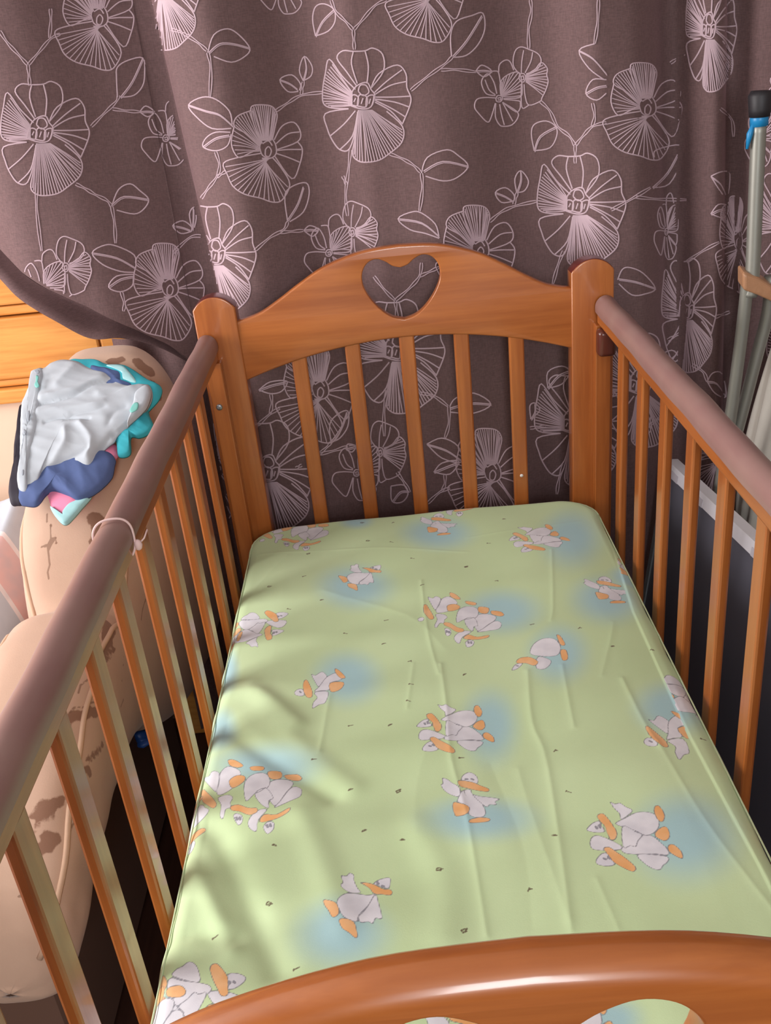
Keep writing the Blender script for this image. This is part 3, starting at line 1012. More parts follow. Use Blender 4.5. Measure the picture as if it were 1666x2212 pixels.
def flower_b(c, sx=1.0, clip=None, rot=0):
    th = Thread(clip)
    f = xf((1375, 770), c, sx, 1, rot)
    for p in ([(1340, 730), (1305, 640), (1290, 570), (1300, 545), (1350, 540), (1400, 550), (1425, 590), (1415, 650), (1400, 720)],
              [(1330, 745), (1270, 690), (1205, 650), (1220, 600), (1290, 570)], [(1205, 650), (1190, 740), (1225, 810), (1280, 790), (1330, 765)],
              [(1410, 720), (1450, 650), (1510, 630), (1545, 680), (1530, 730), (1425, 770)], [(1530, 730), (1555, 770), (1540, 850), (1500, 920), (1410, 800)],
              [(1340, 790), (1230, 810), (1150, 840), (1170, 900), (1200, 960), (1260, 1000), (1340, 1020), (1400, 1040), (1450, 1030), (1490, 950), (1450, 870), (1400, 810)],
              [(1420, 740), (1480, 690), (1540, 680)], [(1425, 775), (1480, 770), (1550, 770)], [(1420, 790), (1480, 810), (1540, 835)],
              [(1335, 760), (1345, 720), (1385, 705), (1415, 740), (1420, 790), (1390, 815), (1350, 800), (1335, 760)], [(1365, 770), (1380, 755), (1395, 775), (1385, 805), (1365, 800), (1365, 770)], [(1350, 740), (1380, 725), (1400, 750)]):
        th.line(f(p), 3.2)
    fan(th, f([(1370, 725)])[0], (f([(50, 0)]) - f([(0, 0)]))[0], f([(1296, 575), (1305, 548), (1350, 542), (1400, 552), (1420, 590)]), 15, 2.5)
    fan(th, f([(1340, 745)])[0], (f([(0, 0)]) - f([(20, -20)]))[0] * -1, f([(1210, 650), (1222, 605), (1288, 572)]), 8, 2.4)
    fan(th, f([(1335, 770)])[0], (f([(0, 0)]) - f([(0, 20)]))[0], f([(1225, 805), (1195, 740), (1203, 660)]), 6, 2.4)
    fan(th, f([(1375, 812)])[0], (f([(-60, 0)]) - f([(0, 0)]))[0] * 1, f([(1155, 845), (1172, 900), (1202, 958), (1262, 1000), (1340, 1018), (1400, 1038), (1448, 1028), (1485, 950)]), 17, 2.5)
    th.build('embroidered_flower')

def flower_c(c, sx=1.0, clip=None, second=True):
    th = Thread(clip)
    def f(pts): return (np.array(pts, float) - (385, 650)) / 4.9 * [sx, 1] + c
    for p in ([(345, 645), (240, 640), (150, 660), (125, 740), (170, 810), (260, 900), (300, 850), (345, 700)], [(350, 700), (345, 840), (390, 930), (440, 945), (520, 930), (580, 860), (575, 790), (420, 690)],
              [(390, 710), (410, 820), (440, 930)], [(420, 690), (480, 800), (530, 890)], [(420, 690), (560, 790), (605, 760), (610, 700), (590, 675), (430, 660)],
              [(345, 620), (250, 600), (200, 500), (215, 430), (270, 390), (330, 480), (360, 600)], [(235, 450), (280, 560), (345, 610)], [(400, 600), (400, 480), (460, 410), (560, 370), (610, 400), (630, 560), (600, 640), (430, 650)],
              [(350, 650), (370, 620), (410, 625), (420, 655), (395, 685), (360, 680), (350, 650)], [(365, 650), (400, 640), (400, 665), (370, 665)], [(300, 365), (350, 360), (380, 380), (400, 500)], [(540, 350), (500, 260), (450, 245), (390, 290), (380, 370)]):
        th.line(f(p), 3.0)
    fan(th, f([(405, 625)])[0], (1.5, 1.5), f([(402, 490), (460, 412), (555, 372), (610, 410), (630, 560), (605, 640)]), 12, 2.6)
    if second:
        for p in ([(600, 390), (535, 300), (550, 160), (610, 105), (700, 130), (800, 180), (830, 260), (780, 350), (670, 390)], [(620, 380), (625, 260), (645, 140)], [(660, 380), (720, 260), (740, 160)],
                  [(670, 400), (760, 350), (830, 270), (895, 330), (890, 400), (905, 470), (880, 560), (840, 640), (820, 680), (700, 720), (660, 620), (650, 500)], [(620, 500), (620, 700), (640, 755), (700, 720)],
                  [(595, 425), (610, 390), (650, 390), (665, 430), (645, 475), (610, 465), (595, 425)], [(615, 430), (640, 410), (645, 450), (620, 450)]):
            th.line(f(p), 3.0)
        fan(th, f([(665, 440)])[0], (0, 14), f([(835, 285), (890, 335), (890, 400), (903, 470), (880, 560), (845, 635)]), 11, 2.5)
    th.build('embroidered_flower')

def stem(pts, clip=None):
    th = Thread(clip)
    P = catmull(pts, n=6) if len(pts) > 2 else np.array([np.array(pts[0]) * (1 - t) + np.array(pts[1]) * t for t in np.linspace(0, 1, 12)], float)
    T = np.gradient(P, axis=0)
    T /= np.linalg.norm(T, axis=1, keepdims=True) + 1e-9
    N = np.stack([-T[:, 1], T[:, 0]], 1)
    wob = 2.2 + .8 * np.sin(np.arange(len(P)) * .9)[:, None]
    th.line(P + N * wob, 2.5, False)
    th.line(P - N * wob, 2.5, False)
    th.build('embroidered_stem')

def leaf(outline, midrib, clip=None):
    th = Thread(clip)
    th.line(outline, 3.2)
    th.line(midrib, 3.2)
    th.line([np.array(p) + (1.5, 3) for p in midrib], 2.2)
    th.build('embroidered_leaf')

q1 = lambda p: cr(p, 0, 0, 2.38)
q2 = lambda p: cr(p, 600, 0, 2.38)
q3 = lambda p: cr(p, 540, 700, 2.314)
q8 = lambda p: cr(p, 1300, 100, 2.458)
flower_a((785, 214)); flower_a((90, 286), 1, LEFT); flower_a((1249, 441)); flower_a((466, 550), .85, RIGHT); flower_a((1532, 62), .58); flower_a((352, -28), .8, RIGHT)
flower_a((858, 757)); flower_a((1243, 915)); flower_a((579, 1018)); flower_a((1484, 668), .62); flower_a((1385, 830), .9); flower_a((1690, 480), .7)
flower_b((578, 323), 1, RIGHT); flower_b((366, 622), 1, LEFT); flower_b((1398, 232)); flower_b((1037, 540)); flower_b((214, 38), 1, LEFT); flower_b((928, -22)); flower_b((691, 843)); flower_b((1063, 1022))
flower_b((1594, 520), .5); flower_b((1550, 980), .8); flower_b((-130, 330), 1, LEFT); flower_b((470, 1010), .8)
flower_c((1078.6, 212.7)); flower_c((359, 298), 1, LEFT); flower_c((711, 546)); flower_c((771, 1021)); flower_c((92, 622), 1, LEFT); flower_c((1440, 500), .5, None, False); flower_c((610, -30)); flower_c((1640, 300), .6)
for k_, u_, v_ in (('a', 130, -270), ('b', 560, -260), ('a', 770, -350), ('c', 1130, -230), ('a', 1390, -190), ('b', 1010, -430), ('b', 330, -470), ('b', 1760, 140), ('a', 1745, 760), ('b', 1800, -120), ('a', -160, -60), ('a', 1580, -420), ('c', 60, -520)):
    {'a': flower_a, 'b': flower_b, 'c': flower_c}[k_]((u_, v_))
for p in ([(0, 160), (40, 220), (100, 285), (145, 335)], [(145, 335), (155, 440)], [(145, 335), (200, 270), (260, 200), (310, 175)], [(260, 45), (262, 110), (255, 195)], [(470, 650), (540, 580), (600, 520), (610, 490)],
          [(580, 560), (650, 570), (720, 575)], [(390, 945), (440, 970), (490, 1000), (550, 1030), (575, 1060)], [(575, 1060), (590, 1150), (595, 1250)], [(190, 940), (190, 1080), (215, 1290)],
          [(625, 1500), (640, 1560), (635, 1600)], [(890, 1300), (980, 1220), (1050, 1215)]):
    stem(q1(p), LEFT)
for p in ([(880, 150), (940, 170), (1020, 220), (1065, 260)], [(1070, 270), (1085, 350), (1080, 500)], [(1110, 780), (1130, 850), (1115, 910), (1070, 970), (1035, 1020)], [(1115, 910), (1165, 880)],
          [(1420, 570), (1480, 530), (1550, 490), (1660, 475)], [(1550, 485), (1560, 420)], [(1310, 1290), (1390, 1220), (1460, 1180), (1480, 1140)], [(1440, 1195), (1560, 1185)]):
    stem(q1(p), RIGHT)
for p in ([(275, 0), (300, 60), (350, 110), (390, 155)], [(390, 155), (395, 255)], [(390, 155), (430, 110), (500, 30), (560, 0)], [(685, 465), (770, 395), (860, 330), (900, 290)], [(840, 360), (920, 358), (1020, 370)],
          [(1300, 0), (1305, 60), (1290, 150), (1292, 250)], [(1350, 520), (1400, 570), (1440, 650), (1500, 700), (1530, 750)], [(1530, 750), (1530, 840)], [(1530, 750), (1570, 700), (1620, 650), (1690, 630)],
          [(1650, 0), (1645, 120), (1630, 225)], [(1620, 530), (1630, 600), (1615, 655)], [(575, 790), (640, 815), (700, 850), (735, 885)], [(740, 890), (745, 970), (730, 1085)], [(375, 770), (365, 870), (350, 1000), (360, 1110)],
          [(1090, 1140), (1150, 1090), (1220, 1060), (1330, 1035)], [(1215, 1050), (1232, 990)], [(495, 1420), (550, 1490), (605, 1545)], [(605, 1545), (615, 1640)], [(605, 1545), (680, 1480), (730, 1420), (740, 1350)], [(730, 1420), (830, 1375)],
          [(1470, 1290), (1440, 1370), (1415, 1460)], [(335, 905), (355, 950)]):
    stem(q2(p))
for p in ([(685, 330), (670, 440), (672, 560)], [(850, 345), (920, 360), (990, 410)], [(995, 410), (995, 500), (975, 570)], [(735, 740), (770, 790), (800, 840)], [(340, 655), (390, 610), (405, 590)], [(350, 650), (430, 630), (490, 610)],
          [(40, 505), (100, 450), (150, 420)], [(105, 350), (110, 400), (100, 450)], [(230, 720), (260, 705)], [(890, 895), (950, 840), (1000, 820)], [(975, 750), (975, 800), (960, 835)], [(1570, 700), (1545, 780), (1535, 850)], [(1400, 520), (1480, 510)]):
    stem(q3(p))
for p in ([(50, 870), (160, 810), (260, 750)], [(180, 800), (300, 812), (450, 815)], [(450, 1145), (540, 1085), (625, 1040)], [(350, 1560), (440, 1510)], [(600, 1440), (680, 1410)], [(270, 1960), (250, 2050)], [(230, 2030), (310, 1970), (400, 1900)], [(480, 1690), (540, 1730), (560, 1780)], [(365, 90), (440, 40)], [(630, 330), (690, 390), (700, 480)]):
    stem(q8(p))
L1 = ([(605, 500), (600, 400), (605, 345), (660, 310), (735, 298), (745, 370), (735, 440), (690, 490), (620, 500)], [(620, 500), (680, 420), (735, 300)])
for (o_, mr), fn, cl in (
    (L1, q1, LEFT), (([(720, 575), (750, 545), (795, 575), (760, 600), (720, 575)], [(720, 575), (760, 572), (795, 577)]), q1, LEFT),
    (([(575, 1060), (610, 975), (670, 945), (720, 980), (765, 1025), (740, 1075), (690, 1100), (600, 1080)], [(580, 1050), (640, 1010), (760, 1025)]), q1, LEFT),
    (([(1070, 270), (1100, 180), (1170, 148), (1230, 180), (1285, 248), (1260, 290), (1190, 320), (1100, 290)], [(1075, 270), (1130, 225), (1200, 225), (1285, 248)]), q1, RIGHT),
    (([(1195, 640), (1180, 570), (1110, 510), (1040, 500), (970, 540), (1010, 600), (1090, 660), (1190, 660)], [(970, 540), (1060, 570), (1130, 590), (1200, 650)]), q1, RIGHT),
    (([(1185, 680), (1110, 680), (1060, 710), (1045, 755), (1110, 775), (1170, 750), (1190, 690)], [(1045, 755), (1110, 710), (1180, 695)]), q1, RIGHT),
    (([(1535, 470), (1480, 470), (1440, 410), (1500, 385), (1545, 430), (1540, 465)], [(1440, 410), (1490, 430), (1530, 460)]), q1, RIGHT),
    (([(1560, 415), (1540, 360), (1565, 290), (1605, 340), (1600, 390), (1560, 415)], [(1560, 415), (1575, 350), (1565, 290)]), q1, RIGHT),
    (([(1480, 1140), (1465, 1010), (1500, 960), (1575, 940), (1590, 1000), (1560, 1090), (1490, 1140)], [(1480, 1130), (1530, 1050), (1560, 960)]), q1, RIGHT),
    (([(700, 1370), (690, 1310), (600, 1265), (540, 1260), (475, 1300), (530, 1360), (620, 1395), (690, 1400)], [(475, 1300), (600, 1325), (700, 1380)]), q1, LEFT),
    (([(690, 1410), (600, 1420), (560, 1475), (620, 1500), (680, 1470), (690, 1410)], [(560, 1475), (620, 1435), (690, 1420)]), q1, LEFT),
    (([(985, 1190), (930, 1200), (890, 1160), (940, 1135), (985, 1165), (985, 1190)], [(890, 1160), (940, 1170), (980, 1185)]), q1, LEFT),
    (([(990, 1180), (975, 1100), (1000, 1065), (1010, 1120), (1000, 1170)], [(995, 1070), (995, 1120), (990, 1180)]), q1, LEFT),
    (([(195, 185), (180, 100), (195, 35), (240, 20), (290, 50), (295, 110), (260, 160), (195, 185)], [(195, 185), (230, 110), (290, 50)]), q2, None),
    (([(895, 290), (890, 180), (920, 110), (1000, 80), (1055, 68), (1065, 150), (1030, 230), (970, 285), (900, 295)], [(900, 290), (970, 210), (1050, 80)]), q2, None),
    (([(1020, 365), (1050, 335), (1100, 365), (1060, 395), (1020, 365)], [(1020, 365), (1060, 362), (1100, 367)]), q2, None),
    (([(1320, 775), (1305, 690), (1320, 640), (1380, 622), (1430, 650), (1435, 700), (1400, 760), (1320, 775)], [(1320, 775), (1350, 700), (1435, 650)]), q2, None),
    (([(740, 890), (770, 810), (870, 770), (930, 800), (980, 855), (920, 915), (850, 930), (760, 905)], [(750, 880), (850, 830), (980, 855)]), q2, None),
    (([(830, 1215), (810, 1150), (740, 1095), (690, 1090), (620, 1125), (680, 1180), (760, 1200), (830, 1225)], [(620, 1125), (740, 1145), (830, 1215)]), q2, None),
    (([(1210, 1035), (1150, 1040), (1120, 990), (1170, 965), (1215, 1000), (1215, 1035)], [(1120, 990), (1170, 1010), (1210, 1035)]), q2, None),
    (([(1230, 990), (1220, 920), (1250, 878), (1290, 930), (1270, 980), (1230, 990)], [(1250, 880), (1250, 930), (1230, 990)]), q2, None),
    (([(1630, 225), (1550, 260), (1600, 350), (1680, 410)], [(1550, 260), (1620, 300), (1690, 380)]), q2, None),
    (([(1690, 410), (1620, 410), (1585, 480), (1640, 515), (1690, 480)], [(1585, 480), (1640, 450), (1690, 440)]), q2, None),
    (([(135, 1185), (165, 1160), (210, 1180), (180, 1215), (135, 1185)], [(135, 1185), (170, 1180), (205, 1185)]), q2, None),
    (([(405, 590), (400, 500), (440, 450), (490, 435), (490, 510), (450, 570), (405, 590)], [(405, 590), (455, 520), (485, 440)]), q3, None),
    (([(45, 330), (100, 290), (185, 285), (160, 335), (105, 348), (45, 330)], [(45, 330), (110, 305), (180, 290)]), q3, None),
    (([(705, 810), (710, 885), (760, 890), (790, 850), (770, 805), (705, 810)], [(715, 885), (750, 840), (790, 835)]), q3, None),
    (([(885, 600), (960, 570), (1040, 610), (1060, 690), (960, 670), (885, 600)], [(885, 600), (980, 630), (1055, 680)]), q3, None),
    (([(920, 740), (960, 695), (1045, 685), (1000, 750), (920, 740)], [(920, 740), (980, 715), (1045, 690)]), q3, None),
    (([(1000, 410), (1030, 370), (1120, 345), (1205, 400), (1120, 445), (1000, 440)], [(1000, 420), (1100, 395), (1205, 400)]), q3, None),
    (([(1490, 320), (1490, 240), (1560, 210), (1600, 240), (1560, 300), (1490, 320)], [(1490, 320), (1540, 260), (1595, 235)]), q3, None),
    (([(1405, 475), (1400, 410), (1425, 395), (1450, 430), (1405, 475)], [(1405, 475), (1425, 440), (1425, 400)]), q3, None),
    (([(480, 625), (490, 600), (530, 610), (510, 640), (480, 625)], [(480, 625), (505, 618), (530, 612)]), q3, None),
    (([(280, 590), (290, 550), (420, 525), (425, 600), (360, 730), (270, 750)], [(270, 750), (350, 670), (420, 540)]), q8, None),
    (([(85, 1240), (110, 1185), (150, 1175), (220, 1205), (285, 1285), (230, 1315), (160, 1320), (90, 1260)], [(88, 1235), (180, 1250), (285, 1285)]), q8, None),
    (([(580, 690), (640, 665), (680, 680), (660, 800), (580, 690)], [(580, 690), (630, 730), (660, 790)]), q8, None),
    (([(580, 890), (620, 840), (670, 850), (650, 910), (580, 890)], [(580, 890), (620, 870), (665, 860)]), q8, None),
    (([(560, 1780), (590, 1735), (640, 1740), (660, 1860), (600, 1840), (560, 1780)], [(560, 1780), (610, 1790), (655, 1855)]), q8, None)):
    leaf(fn(o_), fn(mr), cl)

# ------------------------------------------------------------------ pine bed headboard behind the sofa arm
m = NT('knotty_pine')
mp = m.obj((1.3, 20, 20))
n1 = m.noise(mp, 1.5, 5, .6)
n2 = m.noise(mp, 6, 3, .6)
f = m.step(m.math('ADD', m.math('MULTIPLY', n1, .7), m.math('MULTIPLY', n2, .3)), .5, .2)
c = m.mix(f, s2l((206, 132, 58)), s2l((232, 166, 86)))
kn = m.n('ShaderNodeTexVoronoi')
kn.inputs['Scale'].default_value = 1.0
m.l(m.obj((5, 5, 9)), kn.inputs['Vector'])
c = m.mix(m.math('MULTIPLY', m.step(kn.outputs['Distance'], .13, .07, True), .8), c, s2l((140, 70, 26)))
PINE = m.fin(c, .42)
m.b.inputs['Coat Weight'].default_value = .15
pine = tag(empty('pine_headboard', (-1.15, .205, .0)), 'orange knotty pine bed headboard under the lifted curtain corner', 'headboard')
for (z0, z1, y0) in ((1.005, 1.20, .192), (.985, 1.002, .200), (.868, .982, .192), (.852, .866, .200), (.822, .850, .188)):
    box('pine_board', -1.75, -.56, y0, .225, z0, z1, PINE, pine, .004)
for x0 in (-1.81, -.56):
    box('pine_post', x0, x0 + .06, .195, .245, 0, 1.06, PINE, pine, .006)
box('lower_panel', -1.75, -.56, .205, .222, .38, .822, simple('cream_panel', (226, 200, 176), .6, var=.05, scale=3), pine, .002)

# ------------------------------------------------------------------ sofa with a patterned arm next to the crib
sofa = tag(empty('sofa_bed', (-1.1, -.45, 0)), 'beige sofa bed with brown leaf-print upholstery beside the crib', 'sofa')
PROF = np.array([  # y, top z, left x, right x, bottom z
    (.115, .870, -.62, -.41, .30), (.108, .915, -.63, -.405, .30), (.085, .945, -.63, -.40, .30), (.04, .940, -.635, -.40, .30), (-.04, .900, -.635, -.41, .30), (-.13, .848, -.635, -.425, .31),
    (-.20, .802, -.635, -.44, .34), (-.245, .752, -.63, -.452, .37), (-.272, .690, -.625, -.458, .395), (-.288, .655, -.615, -.462, .41), (-.300, .652, -.612, -.465, .41), (-.33, .668, -.64, -.468, .415),
    (-.40, .664, -.65, -.47, .42), (-.48, .640, -.655, -.47, .42), (-.54, .612, -.66, -.472, .415), (-.60, .572, -.66, -.475, .40), (-.655, .525, -.655, -.480, .375), (-.69, .485, -.645, -.490, .345), (-.712, .445, -.632, -.505, .335), (-.725, .40, -.605, -.535, .345), (-.73, .371, -.571, -.569, .369)])
yy = np.concatenate([np.linspace(.115, -.68, 195), np.linspace(-.683, -.73, 24)])
pf = [np.interp(-yy, -PROF[:, 0], PROF[:, k]) for k in range(1, 5)]
ker = np.ones(5) / 5
pf = [np.concatenate([p[:2], np.convolve(p, ker, 'valid'), p[-2:]]) for p in pf]
NS = 120
VA, S_, T_ = [], [], []
for i, y in enumerate(yy):
    zt, xl, xr, zb0 = (p[i] for p in pf)
    cxm, czm, hx, hz = (xl + xr) / 2, (zt + zb0) / 2, (xr - xl) / 2, (zt - zb0) / 2
    for k in range(NS):
        a = 2 * math.pi * k / NS
        e = 2 / 3.4
        ca, sa = math.cos(a), math.sin(a)
        px = cxm + hx * math.copysign(abs(ca) ** e, ca)
        pz = czm + hz * math.copysign(abs(sa) ** e, sa)
        px += .0016 * math.sin(y * 60 + k * .25) * (1 if abs(ca) > .3 else .3)
        VA.append((px, y, pz))
FA = []
n_y = len(yy)
for i in range(n_y - 1):
    for k in range(NS):
        FA.append((i * NS + k, (i + 1) * NS + k, (i + 1) * NS + (k + 1) % NS, i * NS + (k + 1) % NS))
VA = np.array(VA)
me = mesh_py('sofa_arm', VA, FA + [tuple(range(NS - 1, -1, -1)), tuple((n_y - 1) * NS + k for k in range(NS))][::1])
# leaf print: ferns placed on the cloth in (y, around) coordinates
xq, yq, zq = VA[:, 0], VA[:, 1], VA[:, 2]
fp = np.full(len(VA), .05)
fpl = np.full(len(VA), .05)
def print_pts(arr, P3, w, lim=None):
    for i in range(len(P3) - 1):
        p, q = np.array(P3[i]), np.array(P3[i + 1])
        e = q - p
        t = np.clip(((VA - p) @ e) / (e @ e + 1e-12), 0, 1)
        d = np.linalg.norm(VA - p - t[:, None] * e, axis=1) - w
        np.minimum(arr, d, out=arr)
def arm_hit(px):
    """nearest arm vertex to the viewing line of a pixel, front side only"""
    d = rays([px])[0]
    d /= np.linalg.norm(d)
    r = VA - CAM
    t = r @ d
    off = np.linalg.norm(r - t[:, None] * d, axis=1)
    cand = np.where(off < .012)[0]
    if len(cand) == 0: cand = np.argsort(off)[:5]
    return VA[cand[np.argmin(t[cand])]]
def fern(px0, px1, n=7, w=.003, ln=.03):
    p0, p1 = arm_hit(px0), arm_hit(px1)
    e = p1 - p0
    up_ = np.array([.5, 0, .86]) if abs(e[1]) > .5 * np.linalg.norm(e) else np.array([0, 1.0, 0])
    side = np.cross(e / np.linalg.norm(e), np.array([.8, -.2, .6]))
    side /= np.linalg.norm(side)
    for k in range(n):
        b = p0 + e * (k + .5) / n
        for s in (-1, 1):
            print_pts(fp, [b, b + e / np.linalg.norm(e) * ln * .7 + s * side * ln * (1 - .4 * k / n)], w)
    print_pts(fp, [p0, p1], w * .6)
for a in (((130, 1720), (60, 1760), 6, .0035, .030), ((205, 1640), (240, 1600), 5, .003, .024), ((265, 1400), (240, 1410), 4, .003, .02), ((225, 1110), (215, 1150), 4, .004, .02), ((105, 1180), (100, 1120), 5, .0018, .016)):
    fern(*a)
for pts, w in (([(200, 1105), (205, 1130), (195, 1165)], .011), ([(240, 1340), (255, 1350), (245, 1375)], .010), ([(170, 1540), (205, 1535), (225, 1532)], .007), ([(90, 1735), (120, 1725), (150, 1722)], .006),
               ([(205, 1655), (215, 1670)], .005), ([(95, 1790), (110, 1795)], .008), ([(60, 1830), (90, 1822)], .007), ([(255, 1380), (230, 1400)], .007), ([(240, 780), (280, 800), (320, 815)], .010), ([(300, 770), (340, 800)], .010), ([(225, 770), (255, 765)], .007), ([(345, 830), (355, 850)], .010), ([(150, 1560), (165, 1545)], .005)):
    print_pts(fp, [arm_hit(p) for p in catmull(pts, n=3)], w)
for pts in ([(180, 1480), (230, 1440), (250, 1420)], [(100, 1460), (60, 1500), (40, 1540)], [(40, 1560), (20, 1600), (30, 1640)], [(90, 1100), (95, 1180), (90, 1260)], [(30, 1690), (20, 1740)], [(290, 1290), (285, 1400), (275, 1520)],
            [(330, 1250), (320, 1330)], [(20, 1950), (60, 1915)], [(165, 1800), (190, 1760)], [(165, 1525), (230, 1512)], [(75, 1180), (105, 1165)]):
    print_pts(fpl, [arm_hit(p) for p in catmull(pts, n=4)], .0014)
for nm, arr in (('fp', fp), ('fpl', fpl)):
    at = me.attributes.new(nm, 'FLOAT', 'POINT')
    at.data.foreach_set('value', arr.astype(np.float32))
m = NT('leaf_print_upholstery')
v = m.obj()
nz = m.noise(v, 7, 4, .6)
c = m.mix(nz, s2l((184, 150, 129)), s2l((202, 171, 149)))
jag = m.noise(v, 120, 3, .7)
fpa = m.math('ADD', m.attr('fp'), m.math('MULTIPLY', m.math('SUBTRACT', jag, .5), .006))
c = m.mix(m.math('MULTIPLY', m.step(fpa, 0, .0012, True), .85), c, s2l((122, 82, 60)))
c = m.mix(m.math('MULTIPLY', m.step(m.attr('fpl'), 0, .0006, True), .7), c, s2l((120, 86, 66)))
m.bump(m.noise(v, 500, 2, .5), .2, .0008)
UPH = m.fin(c, .85)
m.b.inputs['Sheen Weight'].default_value = .2
arm = link('sofa_arm', me, UPH, sofa)
arm['label'] = 'rounded upholstered sofa arm'
# piping along the arm edges and the base
PLAIN = simple('beige_upholstery', (202, 168, 142), .85, var=.06, scale=12)
def edge_line(ak, off=(0, 0, 0)):
    k = int(ak / 360 * NS)
    return np.array([VA[i * NS + k] for i in range(2, n_y - 4, 3)]) + np.array(off)
for ak in (38, 142):
    p = link('piping', tube_mesh('piping', edge_line(ak), .0042, 8), PLAIN, arm)
box('sofa_base', -1.70, -.66, -1.9, .12, .06, .36, PLAIN, sofa, .02, 3)
box('seat_cushion', -1.68, -.665, -1.88, .10, .362, .45, UPH, sofa, .03, 4)
box('far_arm', -1.92, -1.71, -1.9, .14, .06, .62, UPH, sofa, .05, 5)
box('arm_support', -.655, -.56, -.66, .10, .03, .44, simple('shaded_sofa_skirt', (112, 82, 68), .9), sofa, .008)  # skirt fabric under the arm; its shade is painted in as dark brown
for (lx, ly) in ((-1.85, -1.8), (-.72, -1.8), (-1.85, .05), (-.72, .05)):
    link('leg', tube_mesh('leg', [(0, 0, 0), (0, 0, .07)], [.02, .026], 14), simple('dark_wood_leg', (70, 44, 32), .5) if lx < -1.8 and ly < -1 else bpy.data.materials['dark_wood_leg'], sofa, loc=(lx, ly, 0))

# ------------------------------------------------------------------ duvet on the sofa bed
gx_, gy_ = np.linspace(-1.62, -.66, 110), np.linspace(-1.55, .14, 180)
GX, GY = np.meshgrid(gx_, gy_, indexing='ij')
rim_ = np.minimum.reduce([(GX + 1.62) / .12, (-.66 - GX) / .06, (GY + 1.55) / .15, (.14 - GY) / .1])
DZ = .60 + .10 * np.clip((GY + .35) / .45, 0, 1) + .022 * np.sin(GX * 9 + 2 * np.sin(GY * 4)) + .018 * np.sin(GY * 11 - GX * 5) + .010 * np.sin(GX * 27 + GY * 14) + .05 * np.exp(-((GX + .9) / .25) ** 2 - ((GY - .0) / .2) ** 2)
DZ = .452 + (DZ - .452) * np.clip(rim_, 0, 1) ** .5
m = NT('patched_bed_linen')
tc = m.n('ShaderNodeTexCoord')
sp = m.n('ShaderNodeSeparateXYZ')
m.l(tc.outputs['Object'], sp.inputs[0])
band = m.math('ADD', m.math('MULTIPLY', sp.outputs[1], 5.2), m.math('MULTIPLY', sp.outputs[0], 2.6))
fr = m.math('FRACT', band)
rp = m.n('ShaderNodeValToRGB')
rp.color_ramp.interpolation = 'CONSTANT'
els = rp.color_ramp.elements
els[0].position, els[0].color = 0, s2l((232, 192, 190))
els[1].position, els[1].color = .42, s2l((240, 234, 236))
for pos, cc in ((.48, (192, 202, 214)), (.94, (240, 234, 236))):
    e = els.new(pos)
    e.color = s2l(cc)
m.l(fr, rp.inputs[0])
sm = m.noise(m.obj(), 9, 3, .6)
c = m.mix(m.math('MULTIPLY', m.step(sm, .55, .12), .45), rp.outputs[0], s2l((166, 178, 192)))
BED = m.fin(c, .8)
vtop = np.stack([GX, GY, DZ], -1).reshape(-1, 3)
vbot = vtop.copy(); vbot[:, 2] = .4515
nV = len(vtop)
Ft = grid_faces(len(gx_), len(gy_))
duv = link('duvet', mesh_arr('duvet', np.concatenate([vtop, vbot]), np.concatenate([Ft, Ft[:, ::-1] + nV])), BED)
tag(duv, 'rumpled pink, grey and white duvet on the sofa bed', 'duvet')

